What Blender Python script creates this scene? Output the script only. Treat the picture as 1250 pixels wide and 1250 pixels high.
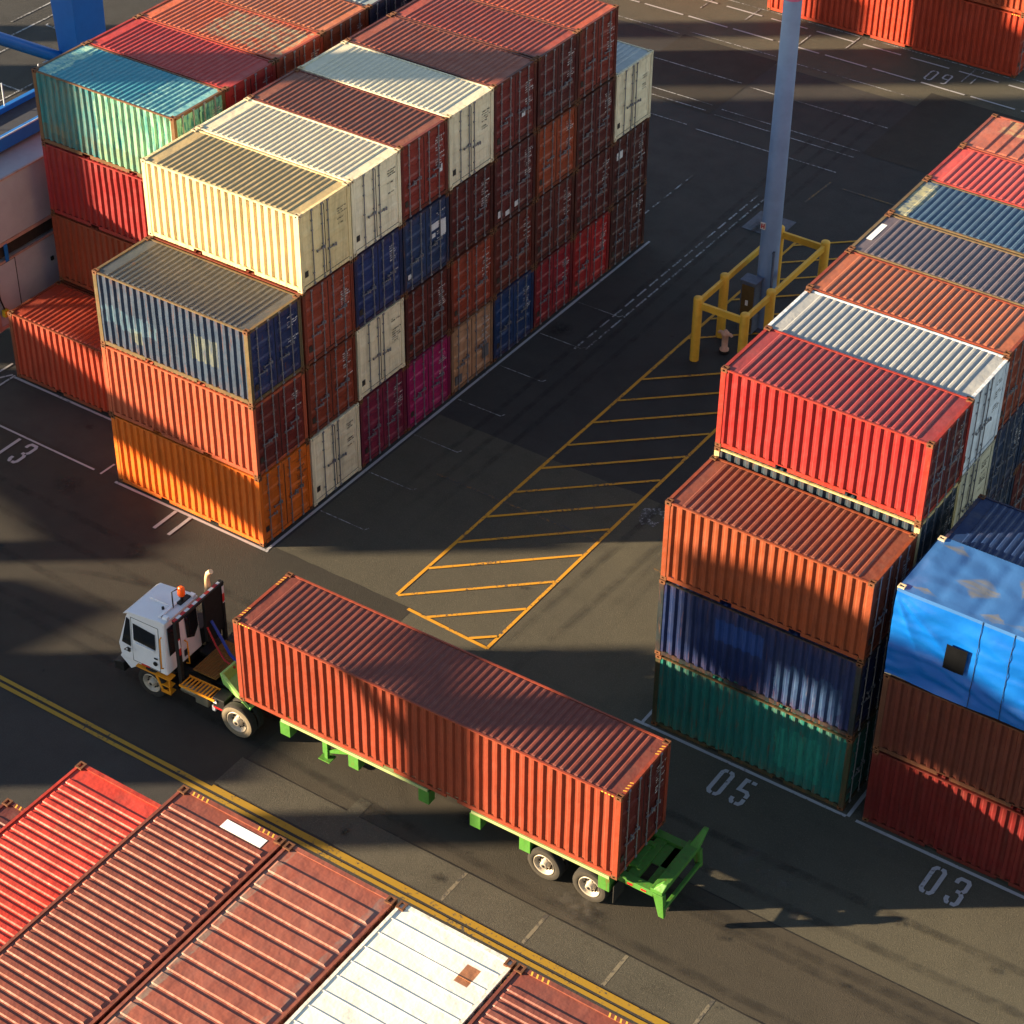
import bpy, math, random
from mathutils import Vector, Matrix, noise
random.seed(7)
for o in list(bpy.data.objects): bpy.data.objects.remove(o)
S = bpy.context.scene
COL = S.collection
rad = math.radians
# ---------------------------------------------------------------- camera
cam = bpy.data.cameras.new('camera'); cam_o = bpy.data.objects.new('camera', cam); COL.objects.link(cam_o)
S.camera = cam_o
cam.sensor_fit = 'HORIZONTAL'; cam.sensor_width = 36.0; cam.lens = 36.0*2642.83/1250
cam.clip_start = 1.0; cam.clip_end = 2000
_r = Vector((0.82814932,0.56042988,0.00933016)); _u = Vector((-0.34762236,0.50048264,0.7928908)); _b = Vector((0.43969011,-0.65987535,0.60929232))
_m = Matrix((_r,_u,_b)).transposed().to_4x4(); _m.translation = Vector((35.67911267,-39.62328933,42.04537158))
cam_o.matrix_world = _m
# ---------------------------------------------------------------- light
AZ, EL = rad(36.0), rad(13.6)          # sunlight travels towards AZ (from +x to +y), sun stands EL high
W_ = bpy.data.worlds.new('World'); S.world = W_; W_.use_nodes = True
nt = W_.node_tree; nt.nodes.clear()
sky = nt.nodes.new('ShaderNodeTexSky'); sky.sky_type = 'NISHITA'; sky.sun_disc = False
sky.sun_elevation = EL; sky.sun_rotation = rad(90) - (AZ + math.pi); sky.air_density = 1.0; sky.dust_density = 0.15; sky.ozone_density = 1.0
bg = nt.nodes.new('ShaderNodeBackground'); bg.inputs['Strength'].default_value = 0.055
wo = nt.nodes.new('ShaderNodeOutputWorld')
wb = nt.nodes.new('ShaderNodeMix'); wb.data_type = 'RGBA'; wb.blend_type = 'MULTIPLY'; wb.inputs[0].default_value = 1; wb.inputs[7].default_value = (1.10, 1.0, 0.94, 1)
nt.links.new(sky.outputs[0], wb.inputs[6]); nt.links.new(wb.outputs[2], bg.inputs[0]); nt.links.new(bg.outputs[0], wo.inputs[0])
sun = bpy.data.lights.new('sun', 'SUN'); sun.energy = 5.0; sun.angle = rad(0.5); sun.color = (1.0, 0.76, 0.47)
sun_o = bpy.data.objects.new('sun', sun); COL.objects.link(sun_o)
_d = Vector((math.cos(AZ)*math.cos(EL), math.sin(AZ)*math.cos(EL), -math.sin(EL)))
sun_o.rotation_euler = _d.to_track_quat('-Z', 'Y').to_euler(); sun_o.location = (-60, -60, 60)
S.view_settings.view_transform = 'Standard'; S.view_settings.look = 'None'; S.view_settings.exposure = 2.25; S.view_settings.gamma = 1
S.render.engine = 'CYCLES'
# ---------------------------------------------------------------- mesh helpers
class MB:
    def __init__(s): s.v = []; s.f = []; s.sm = []
    def add(s, vs, fs, smooth=False):
        n = len(s.v); s.v += [tuple(v) for v in vs]; s.f += [tuple(i+n for i in f) for f in fs]; s.sm += [smooth]*len(fs); return s
    def box(s, x0, x1, y0, y1, z0, z1):
        if x0 > x1: x0, x1 = x1, x0
        if y0 > y1: y0, y1 = y1, y0
        if z0 > z1: z0, z1 = z1, z0
        v = [(x0,y0,z0),(x1,y0,z0),(x1,y1,z0),(x0,y1,z0),(x0,y0,z1),(x1,y0,z1),(x1,y1,z1),(x0,y1,z1)]
        return s.add(v, [(0,3,2,1),(4,5,6,7),(0,1,5,4),(1,2,6,5),(2,3,7,6),(3,0,4,7)])
    def hexa(s, b, t):
        return s.add(list(b)+list(t), [(3,2,1,0),(4,5,6,7),(0,1,5,4),(1,2,6,5),(2,3,7,6),(3,0,4,7)])
    def prism(s, pts, axis, a0, a1):
        """closed outline pts (2D) extruded along axis; axis 'y': pts=(x,z); 'x': pts=(y,z); 'z': pts=(x,y)"""
        f = {'y': lambda p, a: (p[0], a, p[1]), 'x': lambda p, a: (a, p[0], p[1]), 'z': lambda p, a: (p[0], p[1], a)}[axis]
        n = len(pts)
        return s.add([f(p, a0) for p in pts]+[f(p, a1) for p in pts],
                     [tuple(range(n-1, -1, -1)), tuple(range(n, 2*n))]+[(i, (i+1) % n, n+(i+1) % n, n+i) for i in range(n)])
    def tube(s, path, r, n=10, cap=True):
        path = [Vector(p) for p in path]; rs = r if isinstance(r, (list, tuple)) else [r]*len(path)
        vs = []; prev = None
        for i, p in enumerate(path):
            d = (path[min(i+1, len(path)-1)]-path[max(i-1, 0)]).normalized()
            if prev is None:
                a = d.orthogonal().normalized()
            else:
                a = (prev - d*prev.dot(d)).normalized()
            prev = a; b = d.cross(a)
            for k in range(n):
                t = 2*math.pi*k/n; vs.append(p+(a*math.cos(t)+b*math.sin(t))*rs[i])
        fs = [(i*n+k, i*n+(k+1) % n, (i+1)*n+(k+1) % n, (i+1)*n+k) for i in range(len(path)-1) for k in range(n)]
        s.add(vs, fs, True)
        if cap:
            m = len(path)-1
            s.add(vs[:n], [tuple(range(n-1, -1, -1))]); s.add(vs[m*n:], [tuple(range(n))])
        return s
    def lathe(s, prof, n=32, smooth=True):
        """surface of revolution about the y axis; prof = [(y, radius)]"""
        v = [(r*math.cos(2*math.pi*k/n), y, r*math.sin(2*math.pi*k/n)) for y, r in prof for k in range(n)]
        f = [(i*n+k, i*n+(k+1) % n, (i+1)*n+(k+1) % n, (i+1)*n+k) for i in range(len(prof)-1) for k in range(n)]
        return s.add(v, f, smooth)
    def grid(s, us, vs_, fn, smooth=False, flip=False):
        nu, nv = len(us), len(vs_)
        v = [fn(u, w) for u in us for w in vs_]
        f = [(i*nv+j, (i+1)*nv+j, (i+1)*nv+j+1, i*nv+j+1) for i in range(nu-1) for j in range(nv-1)]
        if flip: f = [t[::-1] for t in f]
        return s.add(v, f, smooth)
    def mesh(s, name):
        me = bpy.data.meshes.new(name); me.from_pydata(s.v, [], s.f)
        me.polygons.foreach_set('use_smooth', s.sm); me.materials.append(None); me.update(); return me

def link(name, me, m, parent=None, loc=None, rot=None):
    o = bpy.data.objects.new(name, me); COL.objects.link(o)
    if parent: o.parent = parent
    if loc: o.location = loc
    if rot: o.rotation_euler = rot
    if m is not None:
        o.material_slots[0].link = 'OBJECT'; o.material_slots[0].material = m
    return o
def obj(name, mb, m, parent=None, bevel=0, loc=None):
    o = link(name, mb.mesh(name), m, parent, loc)
    if bevel:
        b = o.modifiers.new('bevel', 'BEVEL'); b.width = bevel; b.segments = 2; b.limit_method = 'ANGLE'; b.angle_limit = rad(40)
    return o
def tag(o, label, cat, group=None, kind=None):
    if label: o['label'] = label
    if cat: o['category'] = cat
    if group: o['group'] = group
    if kind: o['kind'] = kind
    return o
def thing(name, label, cat, loc=(0,0,0), rz=0, group=None):
    o = bpy.data.objects.new(name, None); COL.objects.link(o); o.empty_display_size = 0.3
    o.location = loc; o.rotation_euler = (0, 0, rz); return tag(o, label, cat, group)
def struct(name, mb, m): return tag(obj(name, mb, m), None, None, None, 'structure')
# ---------------------------------------------------------------- materials
def lin(c):
    return tuple(((x/255)/12.92 if x/255 <= 0.04045 else ((x/255+0.055)/1.055)**2.4) for x in c)
class NT:
    def __init__(s, name):
        s.m = bpy.data.materials.new(name); s.m.use_nodes = True; s.t = s.m.node_tree; s.t.nodes.clear()
        s.out = s.n('ShaderNodeOutputMaterial'); s.b = s.n('ShaderNodeBsdfPrincipled'); s.l(s.b.outputs[0], s.out.inputs[0])
    def n(s, k): return s.t.nodes.new(k)
    def l(s, a, b): s.t.links.new(a, b)
    def val(s, sock, v):
        if hasattr(v, 'links') or isinstance(v, bpy.types.NodeSocket): s.l(v, sock)
        else: sock.default_value = v
    def math(s, op, a, b=0.0, clamp=False):
        n = s.n('ShaderNodeMath'); n.operation = op; n.use_clamp = clamp; s.val(n.inputs[0], a); s.val(n.inputs[1], b); return n.outputs[0]
    def mix(s, f, a, b, mode='MIX'):
        n = s.n('ShaderNodeMix'); n.data_type = 'RGBA'; n.blend_type = mode; s.val(n.inputs[0], f)
        s.val(n.inputs[6], a if not isinstance(a, tuple) else (*a[:3], 1)); s.val(n.inputs[7], b if not isinstance(b, tuple) else (*b[:3], 1)); return n.outputs[2]
    def coords(s, rnd=True):
        tc = s.n('ShaderNodeTexCoord'); s.obj = tc.outputs['Object']
        if not rnd: return s.obj
        oi = s.n('ShaderNodeObjectInfo'); s.rnd = oi.outputs['Random']
        a = s.n('ShaderNodeVectorMath'); a.operation = 'ADD'; sc = s.math('MULTIPLY', s.rnd, 91.0)
        cb = s.n('ShaderNodeCombineXYZ'); s.l(sc, cb.inputs[0]); s.l(sc, cb.inputs[1]); s.l(sc, cb.inputs[2])
        s.l(s.obj, a.inputs[0]); s.l(cb.outputs[0], a.inputs[1]); return a.outputs[0]
    def noise(s, vec, scale, detail=4, rough=0.55, sv=None):
        if sv:
            mp = s.n('ShaderNodeMapping'); mp.inputs['Scale'].default_value = sv; s.l(vec, mp.inputs[0]); vec = mp.outputs[0]
        n = s.n('ShaderNodeTexNoise'); n.inputs['Scale'].default_value = scale; n.inputs['Detail'].default_value = detail; n.inputs['Roughness'].default_value = rough
        s.l(vec, n.inputs['Vector']); return n.outputs['Fac']
    def ramp(s, f, lo, hi, a=0.0, b=1.0):
        n = s.n('ShaderNodeMapRange'); n.inputs[1].default_value = lo; n.inputs[2].default_value = hi; n.inputs[3].default_value = a; n.inputs[4].default_value = b
        s.l(f, n.inputs[0]); return n.outputs[0]
    def bump(s, h, strength=0.3, dist=0.02, prev=None):
        n = s.n('ShaderNodeBump'); n.inputs['Strength'].default_value = strength; n.inputs['Distance'].default_value = dist; s.l(h, n.inputs['Height'])
        if prev: s.l(prev, n.inputs['Normal'])
        return n.outputs[0]
    def sep(s):
        n = s.n('ShaderNodeSeparateXYZ'); s.l(s.obj, n.inputs[0]); return n.outputs
    def boxmask(s, ax, a0, a1, bx, b0, b1, wob=None, k=60):
        xyz = s.sep(); A, B = xyz['XYZ'.index(ax)], xyz['XYZ'.index(bx)]
        if wob is not None: A = s.math('ADD', A, wob); B = s.math('ADD', B, wob)
        m = None
        for (q, lo, hi) in ((A, a0, a1), (B, b0, b1)):
            for e in (s.math('MULTIPLY', s.math('SUBTRACT', q, lo), k, True), s.math('MULTIPLY', s.math('SUBTRACT', hi, q), k, True)):
                m = e if m is None else s.math('MULTIPLY', m, e)
        return m
_mats = {}
def deep(c):
    l = 0.25*c[0]+0.65*c[1]+0.1*c[2]; k = 0.55+0.45*min(1, max(0, (l-0.22)/0.2)); return tuple(x*k for x in c)
RUST = (0.13, 0.045, 0.018)
def paint(key, rgb, rust=0.3, fade=0.25, fade_rgb=None, roof=False, patches=(), rough=0.42, linear=False, gain=1.0):
    if key in _mats: return _mats[key]
    c = tuple(min(0.85, x*gain) for x in deep(lin(rgb)))
    fr = lin(fade_rgb) if fade_rgb else tuple(0.8*x+0.2*(sum(c)/3*1.2+0.02) for x in c)
    s = NT(key); V = s.coords()
    big = s.noise(V, 0.7, 3); mid = s.noise(V, 4.0, 5, 0.6)
    col = s.mix(s.ramp(big, 0.35, 0.7, 0.0, fade), c, fr)
    col = s.mix(s.ramp(mid, 0.3, 0.75, 0.0, 0.3), col, tuple(x*0.7 for x in c))
    hv = s.math('MULTIPLY', s.math('SUBTRACT', s.rnd, 0.5), 0.25)
    hsv = s.n('ShaderNodeHueSaturation'); s.val(hsv.inputs['Value'], s.math('ADD', hv, 1.0)); s.l(col, hsv.inputs['Color']); col = hsv.outputs[0]
    if roof:
        st = s.noise(V, 1.0, 5, 0.6, (0.9, 3.5, 1)); dust = s.noise(V, 2.2, 6, 0.65)
        col = s.mix(s.ramp(st, 0.48, 0.72, 0, fade*1.2), col, fr)
        col = s.mix(s.ramp(dust, 0.55, 0.78, 0, 0.3), col, tuple(0.4*x+0.6*d for x, d in zip(c, (0.2, 0.15, 0.11))))
        drip = s.ramp(s.noise(V, 3.0, 6, 0.7), 0.66-0.08*rust, 0.74, 0, 0.8*min(1, rust*1.6))
    else:
        st = s.noise(V, 1.0, 5, 0.65, (7, 7, 0.35)); col = s.mix(s.ramp(st, 0.5, 0.8, 0, fade*0.9), col, fr)
        grime = s.noise(V, 1.0, 4, 0.6, (3.5, 3.5, 0.5)); col = s.mix(s.ramp(grime, 0.5, 0.8, 0, 0.6), col, tuple(x*0.3 for x in c))
        drip = s.ramp(s.noise(V, 1.0, 6, 0.7, (12, 12, 1.1)), 0.63-0.1*rust, 0.74-0.06*rust, 0, min(0.9, rust*1.8))
        zc = s.sep()[2]
        low = s.math('MULTIPLY', s.ramp(zc, 0.12, 0.55, 1, 0), s.ramp(s.noise(V, 1.0, 5, 0.7, (5, 5, 2.2)), 0.42, 0.62, 0, 0.35+0.5*rust)); col = s.mix(low, col, tuple(0.5*x+0.5*y for x, y in zip(RUST, c)))
        hi = s.math('MULTIPLY', s.ramp(zc, 2.15, 2.5, 0, 1), s.ramp(s.noise(V, 1.0, 5, 0.7, (9, 9, 0.9)), 0.45, 0.62, 0, 0.3+0.5*rust)); col = s.mix(hi, col, tuple(0.6*x+0.4*y for x, y in zip(RUST, c)))
        scr = s.ramp(s.noise(V, 1.0, 3, 0.8, (3.2, 3.2, 22)), 0.70, 0.73, 0, 0.5); col = s.mix(s.math('MULTIPLY', scr, s.ramp(big, 0.5, 0.6)), col, tuple(min(0.8, x*1.9+0.04) for x in c))
    chips = s.ramp(s.noise(V, 14.0, 6, 0.7), 0.70-0.08*rust, 0.74-0.08*rust, 0, 0.85)
    col = s.mix(drip, col, RUST); col = s.mix(chips, col, tuple(x*1.2 for x in RUST))
    for (ax, a0, a1, bx, b0, b1, prgb, amt, wobble) in patches:
        w = s.math('MULTIPLY', s.math('SUBTRACT', s.noise(V, 2.5, 5, 0.6), 0.5), wobble) if wobble else None
        m = s.boxmask(ax, a0, a1, bx, b0, b1, w)
        if wobble: m = s.math('MULTIPLY', m, s.ramp(s.noise(V, 1.0, 6, 0.7, (9, 9, 1.4) if not roof else (3, 5, 3)), 0.38, 0.6))
        col = s.mix(s.math('MULTIPLY', m, amt), col, lin(prgb))
    s.l(col, s.b.inputs['Base Color'])
    s.l(s.ramp(mid, 0.2, 0.8, rough, rough+0.28), s.b.inputs['Roughness'])
    dent = s.noise(V, 1.3, 4, 0.55); n1 = s.bump(dent, 0.6, 0.09); n2 = s.bump(s.noise(V, 30, 4), 0.12, 0.004, n1); s.l(n2, s.b.inputs['Normal'])
    _mats[key] = s.m; return s.m
def flat(key, rgb, rough=0.6, metal=0.0, var=0.35, scale=5.0, bump=0.1, emit=None, linear=False, spec=0.5):
    if key in _mats: return _mats[key]
    c = rgb if linear else lin(rgb); s = NT(key); V = s.coords()
    n = s.noise(V, scale, 6, 0.65)
    s.l(s.mix(s.ramp(n, 0.35, 0.75, 0, var), c, tuple(x*0.35 for x in c)), s.b.inputs['Base Color'])
    s.l(s.ramp(n, 0.2, 0.8, rough, min(1, rough+0.2)), s.b.inputs['Roughness']); s.b.inputs['Metallic'].default_value = metal; s.b.inputs['Specular IOR Level'].default_value = spec
    s.l(s.bump(n, bump, 0.01), s.b.inputs['Normal'])
    if emit: s.b.inputs['Emission Color'].default_value = (*lin(rgb), 1); s.b.inputs['Emission Strength'].default_value = emit
    _mats[key] = s.m; return s.m
def asphalt(key, a, b, agg=0.5, stain=0.4, cracks=False):
    s = NT(key); V = s.coords(False)
    big = s.noise(V, 0.12, 5, 0.6); mid = s.noise(V, 0.9, 6, 0.65); fine = s.noise(V, 26.0, 3, 0.7); vf = s.noise(V, 75.0, 2, 0.6)
    col = s.mix(s.ramp(big, 0.35, 0.65), a, b)
    col = s.mix(s.ramp(mid, 0.5, 0.8, 0, stain), col, tuple(x*0.45 for x in a))
    streak = s.noise(V, 1.0, 5, 0.6, (0.12, 1.6, 1)); col = s.mix(s.ramp(streak, 0.55, 0.8, 0, stain*0.8), col, tuple(x*0.5 for x in a))
    col = s.mix(s.ramp(fine, 0.52, 0.75, 0, agg), col, tuple(min(1, x*2.1) for x in b))
    col = s.mix(s.ramp(vf, 0.3, 0.5, agg*0.8, 0), col, tuple(x*0.4 for x in a))
    if cracks:
        vo = s.n('ShaderNodeTexVoronoi'); vo.feature = 'DISTANCE_TO_EDGE'; vo.inputs['Scale'].default_value = 0.13
        ds = s.n('ShaderNodeVectorMath'); ds.operation = 'ADD'; nn = s.n('ShaderNodeTexNoise'); nn.inputs['Scale'].default_value = 0.8; nn.inputs['Detail'].default_value = 6
        s.l(V, nn.inputs['Vector']); s.l(V, ds.inputs[0]); s.l(nn.outputs['Color'], ds.inputs[1]); s.l(ds.outputs[0], vo.inputs['Vector'])
        col = s.mix(s.math('MULTIPLY', s.ramp(vo.outputs['Distance'], 0.0, 0.006, 0.7, 0), s.ramp(mid, 0.45, 0.6)), col, tuple(x*0.3 for x in a))
    s.l(col, s.b.inputs['Base Color']); s.l(s.ramp(mid, 0.2, 0.8, 0.72, 0.92), s.b.inputs['Roughness']); s.b.inputs['Specular IOR Level'].default_value = 0.35
    spk = s.ramp(s.noise(V, 48.0, 2, 0.5), 0.66, 0.7); col2 = s.mix(s.math('MULTIPLY', spk, agg), col, tuple(min(1, x*3.0) for x in b)); s.l(col2, s.b.inputs['Base Color'])
    h = s.math('ADD', s.math('MULTIPLY', fine, 0.7), vf); s.l(s.bump(h, 0.9, 0.02), s.b.inputs['Normal']); return s.m
def linepaint(key, rgb, wear=0.4):
    if key in _mats: return _mats[key]
    s = NT(key); V = s.coords(False); c = lin(rgb)
    n = s.noise(V, 9.0, 7, 0.75); n2 = s.noise(V, 0.8, 3)
    f = s.ramp(s.math('ADD', n, s.math('MULTIPLY', s.math('SUBTRACT', n2, 0.5), 0.5)), 0.62-0.25*wear, 0.70-0.2*wear, 0, 1)
    s.l(s.mix(f, c, (0.045, 0.043, 0.04)), s.b.inputs['Base Color']); s.b.inputs['Roughness'].default_value = 0.75
    s.l(s.bump(n, 0.2, 0.004), s.b.inputs['Normal']); _mats[key] = s.m; return s.m

M_casting = flat('rusty_casting', (104, 62, 32), 0.65, 0.0, 0.8, 9, 0.4)
M_casting_pale = flat('pale_casting', (205, 186, 150), 0.6, 0.0, 0.7, 9, 0.3)
M_hole = flat('casting_hole', (12, 9, 7), 0.9)
M_rod = flat('galvanised_steel', (150, 150, 156), 0.42, 0.7, 0.5, 8)
M_gasket = flat('door_gasket', (14, 13, 13), 0.8)
M_white = flat('white_marking', (205, 205, 205), 0.6, 0, 0.4, 30, 0)
M_darkmark = flat('dark_marking', (40, 36, 34), 0.6, 0, 0.2, 30, 0)
M_plate = flat('data_plate', (70, 62, 56), 0.4, 0.4)
M_hazard = flat('yellow_edge_marks', (225, 175, 60), 0.6)
M_label = flat('white_roof_label', (235, 235, 232), 0.5, 0, 0.08)
# ---------------------------------------------------------------- containers
L20, L40, WC = 6.058, 12.19, 2.47
_mc = {}
def cached(key, fn):
    if key not in _mc: _mc[key] = fn().mesh('_'.join(str(k) for k in key))
    return _mc[key]
def m_casting(sx, sy, top):
    """hollow corner fitting: slotted top/bottom, holes on both outer faces. local origin at its outer corner"""
    mb = MB(); a, b, h = 0.178, 0.162, 0.118; t = 0.02
    zz = lambda z: (-z if top else z)
    def bx(x0, x1, y0, y1, z0, z1): mb.box(-sx*x0, -sx*x1, -sy*y0, -sy*y1, zz(z0), zz(z1))
    # outer cap plate with slot (z from 0 to t)
    bx(0, a, 0, 0.045, 0, t); bx(0, a, b-0.045, b, 0, t); bx(0, 0.03, 0.045, b-0.045, 0, t); bx(a-0.03, a, 0.045, b-0.045, 0, t)
    # face towards y (normal sy)
    bx(0, a, 0, t, t, 0.035); bx(0, a, 0, t, h-0.03, h); bx(0, 0.055, 0, t, 0.035, h-0.03); bx(a-0.055, a, 0, t, 0.035, h-0.03)
    # face towards x
    bx(0, t, t, b, t, 0.035); bx(0, t, t, b, h-0.03, h); bx(0, t, t, 0.05, 0.035, h-0.03); bx(0, t, b-0.05, b, 0.035, h-0.03)
    # inner walls
    bx(a-t, a, t, b, t, h); bx(t, a-t, b-t, b, t, h); bx(t, a-t, t, b-t, h-t, h)
    return mb
def corr(us_a, us_b, pitch):
    n = max(1, round((us_b-us_a)/pitch)); p = (us_b-us_a)/n; us = []; ds = []
    for i in range(n):
        u = us_a+i*p
        for k, d in ((0.0, 0), (0.32, 0), (0.5, 1), (0.82, 1)):
            us.append(u+k*p); ds.append(d)
    us.append(us_b); ds.append(0); return us, ds
def m_side(L, H, sy, mode='corr', var=0):
    mb = MB(); W = WC; us, ds = corr(-L/2+0.15, L/2-0.15, 0.278); z0, z1 = 0.15, H-0.05
    if mode == 'flat':
        us = [-L/2+0.1, L/2-0.1]; ds = [0, 0]
    D = dict(zip(us, ds)); dep = 0.058
    zs = [z0, z0+0.03, z0+0.06]+[z0+0.06+(z1-z0-0.12)*k/7 for k in range(1, 7)]+[z1-0.06, z1-0.03, z1]
    def dn(u, z):
        k = min(1, (z-z0)*3, (z1-z)*3, (L/2-0.15-abs(u))*2)
        return max(0, k)*(0.016*noise.noise((u*0.9, z*1.1, 5+var*7))+0.030*max(0, noise.noise((u*0.7, z*0.8, 90+var*7))-0.25))
    for i in range(len(us)-1):
        v = []
        for u, d in ((us[i], ds[i]), (us[i+1], ds[i+1])):
            for z in zs: v.append((u+0.008*noise.noise((u, z*2, var)), sy*(W/2-0.02-dep*d-dn(u, z)), z))
        nz = len(zs); f = [(k, nz+k, nz+k+1, k+1) for k in range(nz-1)]
        mb.add(v, f if sy < 0 else [t[::-1] for t in f])
    return mb
def m_end(L, H, sx):
    mb = MB(); W = WC; us, ds = corr(-W/2+0.16, W/2-0.16, 0.25); z0, z1 = 0.15, H-0.1
    for i in range(len(us)-1):
        v = []
        for u, d in ((us[i], ds[i]), (us[i+1], ds[i+1])):
            for z in (z0, z1): v.append((sx*(L/2-0.02-0.045*d), u, z))
        mb.add(v, [(0, 2, 3, 1) if sx > 0 else (1, 3, 2, 0)])
    return mb
def m_roof(L, H, style='fine', plate=0.42, var=0):
    pitch, rise, frac, edge = {'fine': (0.209, 0.03, 0.5, 0.1), 'bead': (0.209, 0.028, 0.55, 0.14), 'wide': (0.385, 0.03, 0.72, 0.13),
                               'seam': (0.385, 0.006, 0.96, 0.06), 'flat': (3.0, 0.0, 0.9, 0.1)}[style]
    mb = MB(); W = WC; z = H-0.045; x0, x1 = -L/2+plate, L/2-plate
    n = max(1, round((x1-x0)/pitch)); p = (x1-x0)/n
    xs = [-L/2+0.02, x0]; hs = [0, 0]
    for i in range(n):
        u = x0+i*p; s_ = (1-frac)/2*p; sl = min(0.035 if style == 'fine' else 0.02, s_*0.8)
        for a, h in ((s_-sl*0.5, 0), (s_+sl*0.5, 1), (p-s_-sl*0.5, 1), (p-s_+sl*0.5, 0)): xs.append(u+a); hs.append(h)
    xs += [x1, L/2-0.02]; hs += [0, 0]
    ys = [-W/2+0.02, -W/2+edge-0.03, -W/2+edge+0.03, -W/4, 0, W/4, W/2-edge-0.03, W/2-edge+0.03, W/2-0.02][::1]
    yh = [0, 0, 1, 1, 1, 1, 1, 0, 0]; ys[6], ys[7] = W/2-edge-0.03, W/2-edge+0.03
    nv = len(ys); v = []
    for i, (x, h) in enumerate(zip(xs, hs)):
        for y, g in zip(ys, yh): v.append((x, y, z+rise*h*g+(1-abs(y)/(W/2))*(0.012*noise.noise((x*0.8, y*1.1, 3+var*5))-0.018*max(0, noise.noise((x*0.6, y*0.9, 40+var*5))-0.2))))
    f = [(i*nv+j, (i+1)*nv+j, (i+1)*nv+j+1, i*nv+j+1) for i in range(len(xs)-1) for j in range(nv-1)]
    mb.add(v, f)
    if style == 'seam':   # narrow standing seams between smooth panels
        for i in range(n+1): mb.box(x0+i*p-0.012, x0+i*p+0.004, -W/2+0.1, W/2-0.1, z, z+0.022)
    return mb
def m_frame(L, H, door=True):
    mb = MB(); W = WC; c = 0.118
    for sx in (-1, 1):
        for sy in (-1, 1):
            mb.box(sx*(L/2-0.006), sx*(L/2-0.15), sy*(W/2-0.006), sy*(W/2-0.06), c, H-c)
            mb.box(sx*(L/2-0.012), sx*(L/2-0.05), sy*(W/2-0.06), sy*(W/2-0.14), c, H-c)
        mb.box(sx*(L/2-0.01), sx*(L/2-0.12), -W/2+0.162, W/2-0.162, 0.03, 0.14)       # sill
        mb.box(sx*(L/2-0.008), sx*(L/2-0.1), -W/2+0.162, W/2-0.162, H-0.12, H-0.02)    # header
    pk = [(-1.2, -0.85), (0.85, 1.2)] if L < 8 else [(-1.2, -0.85), (0.85, 1.2)]
    for sy in (-1, 1):
        xs = [-L/2+0.178]+[q for p in pk for q in p]+[L/2-0.178]
        for i in range(0, len(xs), 2): mb.box(xs[i], xs[i+1], sy*(W/2-0.012), sy*(W/2-0.05), 0.03, 0.155)
        for a, b in pk: mb.box(a, b, sy*(W/2-0.014), sy*(W/2-0.05), 0.13, 0.153)
        mb.box(-L/2+0.178, L/2-0.178, sy*(W/2-0.01), sy*(W/2-0.07), H-0.065, H-0.022)
    mb.box(-L/2+0.1, L/2-0.1, -W/2+0.3, W/2-0.3, 0.13, 0.16)
    return mb
def m_door(L, H, s, plain=False):
    """one door leaf, s=-1 near leaf, +1 far leaf"""
    mb = MB(); W = WC; x = L/2-0.035; y0, y1 = 0.012, W/2-0.12; z0, z1 = 0.15, H-0.13
    Y = lambda y: s*y
    zs = [z0, z0+0.10]; d = [0, 0]; nb = 4
    seg = (z1-z0-0.2)/nb
    for i in range(nb):
        a = z0+0.10+i*seg
        for q, e in ((0.08, 0), (0.2, 1), (0.72, 1), (0.84, 0)): zs.append(a+q*seg); d.append(e if not plain else e*0.4)
    zs += [z1-0.08, z1]; d += [0, 0]
    ys = [y0, y0+0.1, y0+0.14, y1-0.12, y1-0.08, y1]; g = [0, 0, 1, 1, 0, 0]
    v = [(x-0.03*a*b, Y(y), z) for z, a in zip(zs, d) for y, b in zip(ys, g)]; n = len(ys)
    f = [(i*n+j, i*n+j+1, (i+1)*n+j+1, (i+1)*n+j) for i in range(len(zs)-1) for j in range(n-1)]
    mb.add(v, f if s > 0 else [t[::-1] for t in f])
    for z in (0.35, 0.95, H-0.95, H-0.35): mb.box(x-0.02, x+0.016, Y(y1-0.02), Y(y1+0.075), z-0.05, z+0.05)   # hinges
    return mb
def m_gasket(L, H, s):
    mb = MB(); W = WC; x = L/2-0.042; y0, y1 = 0.0, W/2-0.105; z0, z1 = 0.138, H-0.118; t = 0.016
    mb.box(x-0.02, x+0.012, s*y0, s*(y0+t), z0, z1); mb.box(x-0.02, x+0.01, s*(y1-t), s*y1, z0, z1)
    mb.box(x-0.02, x+0.009, s*(y0+t), s*(y1-t), z0, z0+t); mb.box(x-0.02, x+0.009, s*(y0+t), s*(y1-t), z1-t, z1); return mb
def m_rod(L, H, k):
    mb = MB(); x = L/2+0.0; y = 0
    mb.tube([(x, y, 0.07), (x, y, H-0.06)], 0.019, 8)
    for z in (0.07, H-0.07): mb.box(x-0.035, x+0.022, y-0.045, y+0.045, z-0.03, z+0.03)
    for z in (0.42, 1.2, H-0.75, H-0.42): mb.box(x-0.03, x+0.01, y-0.035, y+0.035, z-0.018, z+0.018)
    return mb
def m_handle(L, H):
    mb = MB(); x = L/2+0.018
    mb.box(x-0.008, x+0.01, -0.36, 0.03, -0.015, 0.015); mb.box(x-0.04, x+0.012, -0.36, -0.32, -0.045, 0.03)
    mb.box(x-0.04, x+0.012, -0.12, -0.075, -0.045, 0.04); mb.tube([(x, 0, -0.05), (x, 0, 0.05)], 0.03, 8); return mb
def m_letter(L, H):
    x = L/2-0.033; mb = MB(); mb.add([(x, 0.6, H-1.45), (x, 1.1, H-1.45), (x, 1.1, H-0.45), (x, 0.6, H-0.45)], [(0, 1, 2, 3)]); return mb
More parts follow.
